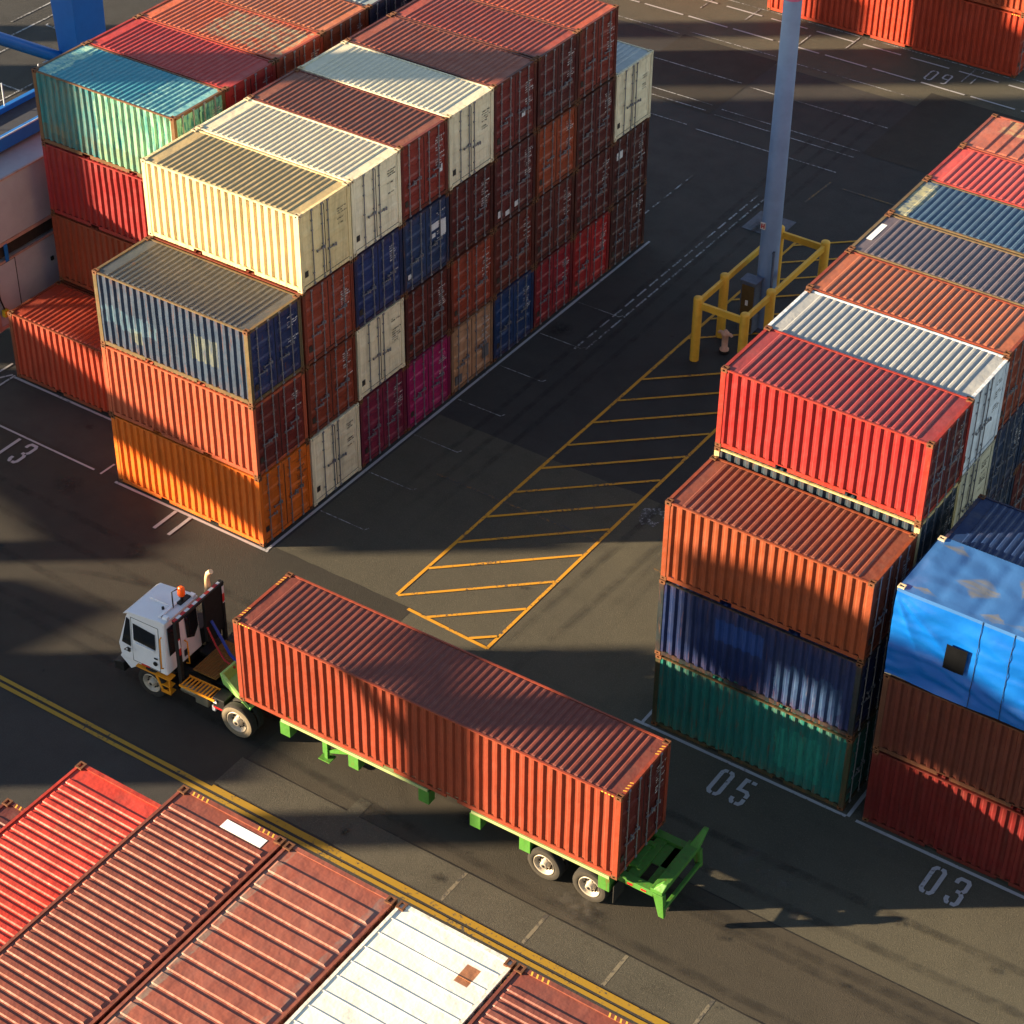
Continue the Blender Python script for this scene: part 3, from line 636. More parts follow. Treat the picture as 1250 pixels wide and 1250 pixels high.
# left block behind
def Acon(col, tier, label, color, **kw):
    return container('shipping_container', label, (-13.0+3.029, ROWP*(col+1)+WC/2, tier*TP+0.01), color, kw.pop('group', 'containers of the left block'), **kw)
Acon(0, 0, 'orange red container alone at ground level on the left, white line along its foot', (200,70,38), rust=0.45, fade=0.3, frame_rgb=(150,62,30))
Acon(1, 1, 'rust orange container under the dark red one in the left block', (158,62,26), rust=0.5, fade=0.3)
Acon(1, 2, 'dark red container under the turquoise one', (170,26,34), rust=0.3, fade=0.2)
Acon(1, 3, 'turquoise container with peeling rusty side and faded roof', (16,146,156), rust=0.85, fade=0.4, roof_rgb=(64,158,178), key='teal', frame_rgb=(120,86,50),
     patches=(('X',-0.4,3.1,'Z',0,2.62,(160,222,172),0.65,0.5),('X',-3.0,3.0,'Z',0.15,0.75,(86,80,54),0.6,0.4),('X',-2.6,1.6,'Z',0.4,2.4,(110,120,104),0.5,0.5)), roof_patches=(('X',-3.0,-2.2,'Y',-1.3,1.3,(176,206,176),0.8,0.5),('X',1.2,3.0,'Y',-1.3,1.3,(160,205,190),0.6,0.8)))  # first side patch: greenish white of the sunlit part put into the paint
Acon(2, 3, 'red container with glossy roof beside the turquoise one', (196,44,40), rust=0.3, fade=0.25, roof_rgb=(214,62,54))
Acon(3, 3, 'orange container with peeling cream patches on its roof', (176,60,30), rust=0.5, fade=0.3, roof_rgb=(216,104,58), key='peel',
     roof_patches=(('X',-0.6,2.8,'Y',-0.9,1.0,(170,154,116),0.95,0.8),))
Acon(4, 3, 'weathered orange container with yellow tape marks, behind the peeling roof', (150,66,30), rust=0.6, fade=0.4, roof_rgb=(212,120,72))
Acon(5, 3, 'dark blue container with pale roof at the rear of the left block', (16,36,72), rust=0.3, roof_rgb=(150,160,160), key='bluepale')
for c, t in ((1,0),(2,0),(2,1),(2,2),(3,2),(4,2),(5,2),(3,0),(3,1),(4,0),(4,1),(5,0),(5,1)):
    Acon(c, t, 'container buried in the left block beneath the roofs that can be seen', BROWN, group='buried containers of the left block', marks=None)
# right block
def Ccon(col, tier, label, color, z=None, **kw):
    dx = 0 if col < 2 else (-0.1 if col == 2 else -0.18)
    return container('shipping_container', label, (14.07+3.029+dx, ROWP*col+WC/2, (tier*TP+0.01) if z is None else z), color, kw.pop('group', 'containers of the right block'), **kw)
Ccon(0, 0, 'teal green container with rust spots at the foot of the right block', (16,124,116), rust=0.7, fade=0.3, key='tealc', frame_rgb=(70,78,50), patches=(('X',0.8,2.2,'Z',0.5,2.0,(40,150,128),0.5,0.4),))
Ccon(0, 1, 'deep blue container with a paler blue rectangle, above the teal green one', (8,44,104), rust=0.35, fade=0.35, key='bluec', frame_rgb=(30,44,52), patches=(('X',-1.3,0.2,'Z',1.35,2.1,(20,66,138),0.45,0),('X',0.6,2.6,'Z',0.2,1.5,(90,140,180),0.15,1.2)))
Ccon(0, 2, 'orange brown container at the front top of the right block, below the red one', (160,72,34), rust=0.35, fade=0.3, roof_rgb=(150,78,56))
Ccon(1, 0, 'blue container in the second row of the right block at ground level', (24,60,96), rust=0.4, group='buried containers of the right block')
Ccon(1, 1, 'blue container in the second row of the right block at ground level', (24,60,96), rust=0.4, group='buried containers of the right block', z=2.8)
Ccon(1, 2, 'grey blue container with yellowed top rail squeezed under the bright red one', (44,72,92), z=5.62, H=2.56, rust=0.5, frame_rgb=(206,186,130), key='greyb')
Ccon(1, 3, 'bright red container with sunlit ribbed side at the top of the right block', (178,30,34), z=8.21, H=2.5, rust=0.3, fade=0.2, roof_rgb=(176,62,64), key='redc', door_rgb=(104,20,28), frame_rgb=(196,48,34))
Ccon(2, 3, 'white container with blue shaded ribs beside the bright red one', (205,214,222), rust=0.15, fade=0.1, marks='dark', roof_rgb=(160,162,162), key='whitec', plain_doors=True)
Ccon(2, 2, 'pale cream container directly below the white one in the right block', (196,190,164), rust=0.2, marks='dark', key='creamc', plain_doors=True, castings='same')
Ccon(3, 3, 'orange container with salmon roof next to the white one', (168,66,32), rust=0.4, roof_rgb=(190,106,70), fade=0.3)
Ccon(3, 2, 'blue container directly below the orange one, doors beside the pale cream ones', (22,58,98), rust=0.4)
Ccon(4, 3, 'blue container with violet grey roof and white label', (32,62,104), rust=0.35, roof_rgb=(120,108,120), fade=0.5, roof_label=True, key='violet', frame_rgb=(140,120,80))
Ccon(5, 3, 'blue container with faded and dented blue roof', (30,70,116), rust=0.4, roof_rgb=(72,112,150), fade=0.5, key='fadeblue', frame_rgb=(120,104,70), roof_patches=(('X',-3.0,-2.4,'Y',-1.2,1.1,(170,164,120),0.8,0.5),))
Ccon(6, 3, 'coral red container between the blue roof and the last orange one', (196,62,58), rust=0.2, roof_rgb=(222,86,80), fade=0.2)
Ccon(7, 3, 'faded orange pink container, rearmost roof of the right block', (176,84,64), rust=0.4, roof='wide', roof_rgb=(206,112,86), fade=0.4, roof_patches=(('X',-2.4,-1.2,'Y',0.2,1.2,(180,160,110),0.6,0.6),))
for c in range(2, 8):
    for t in range(0, 3):
        if (c, t) in ((2,2),(3,2)): continue
        Ccon(c, t, 'container buried in the right block beneath the roofs that can be seen', (110,20,24) if (c+t) % 2 else (26,58,92), group='buried containers of the right block', marks=None)
# far right block
def Dcon(col, tier, label, color, **kw):
    return container('shipping_container', label, (20.72+3.029, ROWP*col+WC/2, tier*TP+0.01), color, kw.pop('group', 'containers of the far right block'), **kw)
Dcon(0, 0, 'deep red smooth-sided container at ground level behind the painted number 03', (112,8,12), rust=0.1, fade=0.05)
Dcon(0, 1, 'dark brown container between the deep red one and the blue tarpaulin', (112,42,30), rust=0.4, frame_rgb=(104,60,40))
Dcon(1, 2, 'navy blue container with striped sunlight on its roof, behind the tarpaulin', (10,40,92), rust=0.2, roof_rgb=(18,56,112), key='navyd')
for t in (0, 1): Dcon(1, t, 'container buried in the far right block under the navy roof', NAVY, group='buried containers of the far right block', key='navy', marks=None)
# top right row of forty-foot boxes
TRO = (214,62,22)
container('shipping_container', 'long orange red container at ground level along the far edge, beside the number 09', (-6.25+L40/2, 43.83+WC/2, 0.01), TRO, 'long containers along the far edge', L=L40, H=2.88, rust=0.15, fade=0.1, hazard=True)
container('shipping_container', 'long orange red container stacked above the ground-level one along the far edge', (-6.25+L40/2, 43.83+WC/2, 2.93), (190,72,30), 'long containers along the far edge', L=L40, H=2.88, rust=0.15, fade=0.1)
container('shipping_container', 'long orange container whose corner just shows at the top of the picture', (-8.1-L40/2, 43.83+WC/2, 0.01), (206,84,24), 'long containers along the far edge', L=L40, H=2.88, rust=0.15, fade=0.1)
# foreground stack, long axis along y, seen from above
def Econ(x0, y1, ztop, label, color, z_h=2.62, **kw):
    return container('shipping_container', label, (x0+WC/2, y1-L40/2, ztop-z_h), color, kw.pop('group', 'containers of the foreground block'), L=L40, H=z_h, rz=-math.pi/2, doors=False, **kw)
Econ(9.42, -18.9, 10.0, 'dark brown container with edge marks cut off by the left border', (120,50,40), roof='bead', rust=0.4, hazard=True)
Econ(11.97, -19.0, 12.55, 'bright red container with scraped grey patch on its roof, in the foreground', (228,62,36), roof='bead', rust=0.15, fade=0.12, key='redf', roof_patches=(('Y',-0.5,0.7,'X',-5.2,-4.5,(130,84,60),0.5,0.5),), castings='rust')
e2 = Econ(14.5, -18.83, 13.2, 'brown red container with a white label near its end, largest of the foreground roofs', (158,78,56), roof='bead', rust=0.25, fade=0.2, hazard=True)
Econ(17.03, -18.86, 13.2, 'salmon container with broad roof ribs and dark scuffs at the rib ends', (182,98,76), roof='wide', rust=0.3, fade=0.3, roof_patches=(('X',-7,5.8,'Y',-1.15,-0.95,(120,112,100),0.7,0.2),('X',-7,5.8,'Y',0.95,1.15,(110,100,96),0.6,0.2)))
e4 = Econ(19.56, -18.86, 13.2, 'white container with smooth seamed roof and a rusty patch', (238,234,220), roof='seam', rust=0.12, fade=0.05, key='whitef', roof_patches=(('X',-5.6,-5.15,'Y',0.55,0.85,(140,84,44),0.95,0),))
Econ(22.09, -18.86, 13.2, 'brown red container cut off by the lower border, right of the white roof', (160,82,64), roof='bead', rust=0.3, hazard=True)
link('roof_label', MB().box(-L40/2+0.2, -L40/2+0.42, 0.0, 0.95, 2.576, 2.582).mesh('roof_label'), M_label, e2)
# ---------------------------------------------------------------- tarpaulin covered box
def tarp_box():
    x0, y0, z0, H = 20.72, 0.0, 5.32, 2.86
    t = thing('covered_container', 'load wrapped in a bright blue tarpaulin with a black square on its side', 'covered container', (x0+3.029, y0+WC/2, z0), 0)
    fm = paint('frame_tarp', (150, 150, 140), 0.6, 0.3)
    obj('deck_frame', MB().box(-L20/2, L20/2, -WC/2+0.03, WC/2-0.03, 0.0, 0.12), fm, t)
    for sx in (-1, 1):
        for sy in (-1, 1):
            for top in (0, 1): link('corner_casting', cached(('cast', sx, sy, top), lambda: m_casting(sx, sy, top)), M_casting_pale, t, (sx*L20/2, sy*WC/2, H if top else 0))
    # tarpaulin material
    s = NT('blue_tarpaulin'); V = s.coords(False); c = lin((6, 84, 168)); n = s.noise(V, 1.5, 5)
    col = s.mix(s.ramp(n, 0.4, 0.8, 0, 0.35), c, lin((24, 110, 190)))
    xyz = s.sep(); top = s.math('GREATER_THAN', xyz[2], H-0.13)
    col = s.mix(s.math('MULTIPLY', top, 0.55), col, lin((70, 104, 140)))
    w = s.math('MULTIPLY', s.math('SUBTRACT', s.noise(V, 2.0, 4), 0.5), 0.35)
    wx = s.math('ADD', xyz[0], w); wy = s.math('ADD', xyz[1], w)
    st = s.ramp(s.noise(V, 1.0, 5, 0.6, (1.2, 9, 1)), 0.35, 0.6, 0.25, 1)
    for cx, cy, rx, ry in ((-1.35, -0.15, 0.62, 0.48), (-2.4, 0.95, 0.42, 0.2), (-0.3, 0.75, 0.3, 0.7), (-0.55, -1.0, 0.38, 0.22), (0.6, -0.95, 0.8, 0.25), (-2.4, -1.0, 0.4, 0.12)):
        d = s.math('ADD', s.math('DIVIDE', s.math('ABSOLUTE', s.math('SUBTRACT', wx, cx)), rx), s.math('DIVIDE', s.math('ABSOLUTE', s.math('SUBTRACT', wy, cy)), ry))
        m = s.math('MULTIPLY', s.math('MULTIPLY', s.ramp(d, 0.8, 1.05, 0.75, 0), top), st)
        col = s.mix(m, col, lin((112, 108, 92)))
    s.l(col, s.b.inputs['Base Color']); s.b.inputs['Roughness'].default_value = 0.33
    rn = s.noise(V, 1.3, 5, 0.55, (0.7, 1, 1.5)); rn.node.noise_type = 'RIDGED_MULTIFRACTAL'; rn.node.normalize = True
    s.l(s.bump(rn, 0.55, 0.11, s.bump(s.noise(V, 9, 5), 0.2, 0.02)), s.b.inputs['Normal'])
    mb = MB(); N = 120; X = [-L20/2+0.02+(L20-0.04)*i/N for i in range(N+1)]
    def wr(x, z):   # folds fanning from the top left corner and lower sag
        u = x+L20/2; v = H-z
        a = math.atan2(v, u+0.15); r = math.hypot(u, v)
        f = 0.075*(1-2*abs(math.sin(a*9+0.8*noise.noise((r*0.5, a*1.5, 0))))**0.7)*math.exp(-((a-0.75)/0.45)**2)*min(1, r/0.8)*math.exp(-r/2.6)
        f += 0.07*noise.noise((u*0.8, z*1.6, 5))+0.03*noise.noise((u*0.7+z*0.8, z*4.5, 9))*min(1, v)+0.05*(1-abs(noise.noise((u*0.5+z*0.25, z*2.4+u*0.5, 2)))*3)*0.6+0.012*abs(noise.noise((u*3.1-z*2, z*6-u*1.4, 8)))
        f += 0.06*math.sin(u*1.3+z*5.0+2*noise.noise((u, z, 2)))*max(0, min(1, (u-2.4)/1.5))
        return f
    low = lambda x: 0.06+0.1*max(0, noise.noise((x*0.9, 0, 4)))
    Z = [i/46 for i in range(47)]
    def fr(x, q):
        z = low(x)+(H-0.035-low(x))*q; k = min(1, (1-q)*9)
        return (x, -WC/2-0.02-0.035*k-wr(x, z)*k*0.9, z)
    mb.grid(X, Z, fr, True)
    Y = [-WC/2-0.02+(WC+0.04)*i/46 for i in range(47)]
    def tp(x, y):
        e = min(1, (WC/2+0.02-abs(y))*6, (L20/2-abs(x))*6)
        return (x, y, H-0.035+e*(0.028*noise.noise((x*0.7, y*0.9, 1))+0.012*noise.noise((x*2.5, y*3, 1))-0.02*math.cos(x*3.1)**8))
    mb.grid(X, Y, tp, True)
    mb.grid([-WC/2-0.02+(WC+0.04)*i/30 for i in range(31)], Z, lambda y, q: (-L20/2-0.01-0.02*noise.noise((y*2, q*3, 7)), y, 0.08+(H-0.115)*q), True)
    mb.grid([-WC/2-0.02+(WC+0.04)*i/30 for i in range(31)], Z, lambda y, q: (L20/2+0.01, y, 0.08+(H-0.115)*q), True)
    mb.grid(X, Z, lambda x, q: (x, WC/2+0.03, 0.08+(H-0.115)*q), True)
    obj('tarpaulin', mb, s.m, t)
    wn = MB(); wn.grid([-1.52+0.56*i/6 for i in range(7)], [i/6 for i in range(7)], lambda x, q: (x+0.02*q, -WC/2-0.105-0.01*math.sin(x*9), 1.02+0.78*q))
    obj('black_patch', wn, flat('black_mesh_patch', (14, 16, 20), 0.9, spec=0.05), t)
    rp = MB()
    for x in (-0.72, 0.12, 0.85, 1.6): rp.tube([(x, fr(x, q)[1]-0.016, fr(x, q)[2]) for q in [i/14 for i in range(15)]], 0.008, 5)
    obj('lashing_rope', rp, M_gasket, t)
    return t
tarp_box()
# ---------------------------------------------------------------- pole, guard, cabinet, hydrant
def pole():
    t = thing('light_pole', 'tall blue grey light pole standing inside the yellow guard rails', 'light pole', (6.55, 20.2, 0))
    mb = MB(); mb.tube([(0,0,0.03), (0,0,0.5), (0,0,12.55)], [0.39, 0.37, 0.305], 28); mb.tube([(0,0,13.0), (0,0,26)], [0.30, 0.18], 24)
    obj('shaft', mb, flat('pole_paint', (122, 146, 180), 0.5, 0.1, 0.3, 1.2, 0.05), t)
    obj('pink_band', MB().tube([(0,0,12.55), (0,0,13.0)], 0.312, 28), flat('pink_band', (190, 90, 130), 0.5), t)
    obj('base_flange', MB().tube([(0,0,0.0), (0,0,0.08)], 0.62, 20), flat('grey_steel', (88, 92, 104), 0.5, 0.5), t)
    sm = MB(); sm.box(-0.24, -0.06, -0.39, -0.352, 4.08, 4.34); obj('pole_sticker', sm, flat('white_sticker', (210, 205, 200), 0.5), t)
    r2 = MB(); r2.box(-0.22, -0.16, -0.396, -0.391, 4.12, 4.3); r2.box(-0.13, -0.08, -0.396, -0.391, 4.12, 4.3); r2.box(-0.16, -0.13, -0.396, -0.391, 4.18, 4.22); obj('sticker_mark', r2, flat('red_mark', (170, 30, 24), 0.5), t)
    w = MB(); w.tube([(0.3, -0.28, 3.2), (0.34, -0.32, 3.3), (0.36, -0.3, 0.1)], 0.05, 8); obj('conduit', w, flat('grey_steel', (88, 92, 104)), t)
    lm = MB()
    for a in range(6): lm.box(1.1*math.cos(a*1.047)-0.3, 1.1*math.cos(a*1.047)+0.3, 1.1*math.sin(a*1.047)-0.25, 1.1*math.sin(a*1.047)+0.25, 25.5, 25.75)
    lm.tube([(1.1*math.cos(a*0.2618), 1.1*math.sin(a*0.2618), 25.6) for a in range(25)], 0.05, 8); lm.tube([(-1.1, 0, 25.6), (1.1, 0, 25.6)], 0.05, 8)
    obj('lamp_head', lm, flat('grey_steel', (88, 92, 104)), t)
pole()
def cabinet():
    t = thing('electrical_cabinet', 'narrow electrical cabinet with brown door in front of the light pole', 'cabinet', (6.25, 19.5, 0))
    obj('body', MB().box(-0.22, 0.34, -0.24, 0.24, 0.1, 2.15), flat('cabinet_grey', (92, 100, 118), 0.5, 0.3), t, 0.01)
    obj('door', MB().box(-0.16, 0.32, -0.265, -0.242, 0.18, 2.05), flat('brown_panel', (92, 70, 34), 0.55), t, 0.005)
    obj('switch', MB().box(0.02, 0.12, -0.29, -0.266, 1.25, 1.45), M_label, t); obj('top_cover', MB().box(-0.26, 0.4, -0.28, 0.26, 2.15, 2.22), flat('cabinet_grey', (92, 100, 118)), t, 0.01)
cabinet()
def guard():
    t = thing('guard_rail', 'yellow guard rail of thick posts and crossbars round the light pole', 'guard rail', (6.55, 19.7, 0))
    m = flat('yellow_post_paint', (226, 172, 54), 0.5, 0, 0.35, 3, 0.15)
    X0, X1 = 5.66-6.55, 7.5-6.55; ys = (16.85-19.7, 18.7-19.7, 22.75-19.7); h = 2.55
    for x in (X0, X1):
        for y in ys: obj('post', MB().tube([(x, y, 0), (x, y, h-0.03), (x, y, h), (x, y, h+0.012)], [0.165, 0.165, 0.15, 0.02], 20), m, t)
    for x in (X0, X1):
        for a, b in ((ys[0], ys[1]), (ys[1], ys[2])):
            obj('rail', MB().box(x-0.055, x+0.055, a+0.1, b-0.1, h-0.34, h-0.1), m, t, 0.012)
    for y in (ys[0], ys[2]): obj('rail', MB().box(X0+0.12, X1-0.12, y-0.055, y+0.055, h-0.42, h-0.16), m, t, 0.012)
guard()
def hydrant():
    t = thing('hydrant', 'small pinkish hydrant standing inside the near end of the guard rails', 'hydrant', (6.3, 17.85, 0))
    m = flat('hydrant_paint', (206, 158, 134), 0.6, 0, 0.3, 8)
    obj('barrel', MB().tube([(0,0,0.12), (0,0,0.16), (0,0,0.18), (0,0,0.7), (0,0,0.74), (0,0,0.82), (0,0,0.9), (0,0,0.95)], [0.17, 0.17, 0.11, 0.115, 0.15, 0.14, 0.08, 0.03], 16), m, t)
    for a in (-1, 1): obj('nozzle', MB().tube([(0, 0, 0.78), (a*0.22, 0, 0.8), (a*0.27, 0, 0.74)], [0.07, 0.06, 0.05], 10), m, t)
    obj('foot', MB().tube([(0,0,0), (0,0,0.12)], 0.19, 14), M_hole, t)
hydrant()
# ---------------------------------------------------------------- crane leg, reefers, rack on the left
M_crane = flat('crane_blue', (0, 96, 176), 0.4, 0.0, 0.2, 0.8, 0.05)
def crane():
    t = thing('gantry_crane', 'blue gantry crane leg with a diagonal tube brace behind the turquoise container', 'crane', (-27.6, 21.5, -0.2))
    mb = MB(); b = [(-0.55,-0.8),(0.62,-0.8),(0.62,0.95),(-0.55,0.95)]; tp = [(-1.25,-1.0),(0.66,-1.0),(0.66,1.15),(-1.25,1.15)]
    mb.hexa([(x, y, 0.8) for x, y in b], [(x, y, 16) for x, y in tp]); obj('leg', mb, M_crane, t, 0.03)
    obj('brace', MB().tube([(-1.9, -8.2, 5.7), (-0.5, -0.9, 0.9)], 0.27, 14), M_crane, t)
    f = MB(); f.box(-0.9, 0.95, -1.5, 1.5, 0.25, 0.8); f.tube([(-0.2, -1.0, 0.35), (0.3, -1.0, 0.35)], 0.35, 16); f.tube([(-0.2, 1.0, 0.35), (0.3, 1.0, 0.35)], 0.35, 16)
    obj('bogie', f, flat('bogie_grey', (150, 156, 166), 0.5), t)
crane()
M_reef = flat('reefer_paint', (160, 160, 172), 0.5, 0, 0.25, 1.2, 0.05); M_reef2 = flat('reefer_paint_grey', (160, 164, 178), 0.5, 0, 0.25, 1.2, 0.05)
def reefer(label, x1, y0, z0, H, m, machinery):
    t = thing('reefer_container', label, 'refrigerated container', (x1-1.22, y0+6.1, z0), 0, 'refrigerated containers at the left edge')
    mb = MB(); mb.box(-1.2, 1.2, -6.08, 6.08, 0.14, H-0.03); obj('body', mb, m, t, 0.02)
    f = MB()
    for y in (-6.1, 5.94): f.box(1.06, 1.225, y, y+0.16, 0, H); f.box(-1.225, -1.06, y, y+0.16, 0, H)
    f.box(1.14, 1.222, -5.94, 5.94, 0.02, 0.14); f.box(1.14, 1.222, -5.94, 5.94, H-0.06, H+0.0); f.box(-1.222, -1.14, -5.94, 5.94, H-0.06, H)
    obj('frame', f, paint('frame_reefer', (190, 150, 140), 0.3, 0.2), t)
    k = MB()
    for y in (-3.2, 2.2): k.box(1.2, 1.228, y, y+0.3, 0.03, 0.12)
    obj('lift_pocket', k, M_hole, t)
    if machinery:
        g = MB(); g.box(1.2, 1.206, -4.93, -4.9, 0.15, H-0.08); g.box(1.2, 1.206, -5.92, -4.9, H-0.1, H-0.085); obj('panel_seam', g, M_gasket, t)
        for y, z in ((-3.3, 1.55), (-2.35, 1.72)): obj('latch', MB().box(1.2, 1.25, y, y+0.12, z, z+0.14), M_hole, t)
        mk = MB()
        for i in range(4): mk.box(1.2, 1.206, -2.9+i*0.09, -2.84+i*0.09, 0.9, 1.05)
        obj('marking', mk, M_darkmark, t)
        obj('power_cable', MB().tube([(1.26, -5.95, H-0.1), (1.28, -5.9, 1.3), (1.3, -5.75, 0.7), (1.3, -5.5, 0.45), (1.3, -5.2, 0.35)], 0.03, 8), M_gasket, t)
        obj('power_plug', MB().box(1.26, 1.42, -5.9, -5.7, 0.6, 0.85), flat('yellow_plug', (190, 150, 20)), t)
    return t
reefer('upper pinkish refrigerated container at the left edge, above the grey one', -14.0, 0.2, 4.3, 2.4, M_reef, False)
reefer('lower grey refrigerated container with hanging power plug at the left edge', -14.0, 2.9, 1.2, 2.55, M_reef2, True)
def rack():
    t = thing('reefer_rack', 'blue steel walkway with thin handrail carrying the refrigerated containers', 'steel walkway', (-16, 6, 0))
    mb = MB(); mb.box(0.62, 0.86, -8, 8, 6.86, 7.3); mb.box(-1.0, -0.8, -8, 8, 6.86, 7.25); obj('edge_beam', mb, M_crane, t, 0.02)
    obj('walkway_floor', MB().box(-0.8, 0.62, -8, 8, 7.0, 7.06), flat('dark_grating', (44, 48, 58), 0.7), t)
    r = MB()
    for y in (-6, -4.2, -2.4, -0.6, 1.2, 3.0): r.tube([(-0.9, y, 7.25), (-0.9, y, 8.1)], 0.025, 6)
    r.tube([(0.84, -8, 7.33), (0.84, 8, 7.33)], 0.03, 6); obj('handrail', r, flat('pale_rail', (190, 200, 210)), t)
    obj('strap', MB().box(2.0, 2.03, -2.35, -2.2, 3.7, 4.35), M_crane, t)
    for y in (-2.2, 4.5):
        obj('column', MB().box(-1.1, -0.85, y-0.15, y+0.1, 0, 6.9), M_crane, t, 0.01)
    q = MB()
    q.box(-0.4, 1.9, -4, 8, 3.85, 4.25); obj('cross_beam', q, flat('dark_beam', (34, 26, 24), 0.8), t)
rack()
# ================================================================ yard tractor, chassis and its load
M_tyre = flat('tyre_rubber', (30, 28, 26), 0.85, 0, 0.3, 10, 0.3); M_tyre_w = flat('dusty_sidewall', (110, 100, 84), 0.85, 0, 0.3, 10, 0.2)
M_rim = flat('rim_steel', (170, 160, 146), 0.4, 0.2, 0.5, 12); M_black = flat('black_steel', (20, 20, 22), 0.5, 0.2, 0.3); M_cab = flat('cab_white', (214, 216, 222), 0.28, 0, 0.12, 2, 0.04)
M_glass = NT('dark_glass'); M_glass.b.inputs['Base Color'].default_value = (0.012, 0.014, 0.018, 1); M_glass.b.inputs['Roughness'].default_value = 0.06; M_glass = M_glass.m
M_yel = flat('safety_yellow', (216, 138, 14), 0.5, 0, 0.3, 6); M_green = paint('chassis_green', (84, 156, 54), 0.6, 0.4); M_rail = flat('chassis_rail_pale', (150, 165, 112), 0.5, 0, 0.4, 3, 0.1)
M_redt = flat('red_tape', (190, 20, 26), 0.4, 0, 0.1); M_whitet = flat('white_tape', (225, 228, 232), 0.4, 0, 0.1); M_red = flat('red_hose', (150, 16, 22), 0.5); M_blueh = flat('blue_hose', (10, 50, 150), 0.5)
def striped(ax, period):
    key = 'red_white_tape_'+ax
    if key in _mats: return _mats[key]
    s = NT(key); s.coords(); q = s.sep()['XYZ'.index(ax)]
    m = s.math('GREATER_THAN', s.math('FRACT', s.math('DIVIDE', q, period)), 0.5)
    s.l(s.mix(m, (0.42, 0.012, 0.016), (0.55, 0.58, 0.6)), s.b.inputs['Base Color']); s.b.inputs['Roughness'].default_value = 0.4; _mats[key] = s.m; return s.m
def wheel(parent, x, y, side, r=0.52, w=0.3, sidewall=None, dual=False):
    """side=-1: outer face towards -y"""
    e = bpy.data.objects.new('wheel', None); COL.objects.link(e); e.parent = parent; e.location = (x, y, r)
    s = side; P = lambda q: q*-s
    mb = MB()
    def tyre(o):
        mb.lathe([(P(o+w), r*0.6), (P(o+w-0.02), r*0.9), (P(o+w-0.06), r), (P(o+0.2*w+0.03), r)])
        for k in range(3):
            q = o+0.07+k*0.06; mb.lathe([(P(q+0.045), r-0.012), (P(q+0.04), r+0.003), (P(q+0.01), r+0.003), (P(q+0.005), r-0.012)], 40, False)
        mb.lathe([(P(o+0.07), r), (P(o+0.03), r*0.985), (P(o+0.008), r*0.93)])
    tyre(0)
    if dual: tyre(w+0.03)
    obj('tyre', mb, M_tyre, e)
    sw = MB(); sw.lathe([(P(0.008), r*0.93), (P(-0.006), r*0.82), (P(-0.002), r*0.68), (P(0.03), r*0.62)], 36); obj('sidewall', sw, sidewall or M_tyre, e)
    rm = MB(); rm.lathe([(P(0.03), r*0.63), (P(0.0), r*0.6), (P(0.03), r*0.55), (P(0.12), r*0.5), (P(0.13), r*0.3), (P(0.10), r*0.24), (P(-0.02), r*0.2), (P(-0.03), r*0.17), (P(-0.03), 0.001)], 30)
    obj('rim', rm, M_rim, e)
    hb = MB()
    for k in range(10):
        a = k*math.pi/5; hb.tube([(r*0.36*math.cos(a), P(0.12), r*0.36*math.sin(a)), (r*0.36*math.cos(a), P(0.07), r*0.36*math.sin(a))], 0.022, 6)
    hb.lathe([(P(-0.028), r*0.1), (P(-0.04), r*0.09), (P(-0.042), 0.001)], 10); obj('wheel_nuts', hb, M_black, e); return e
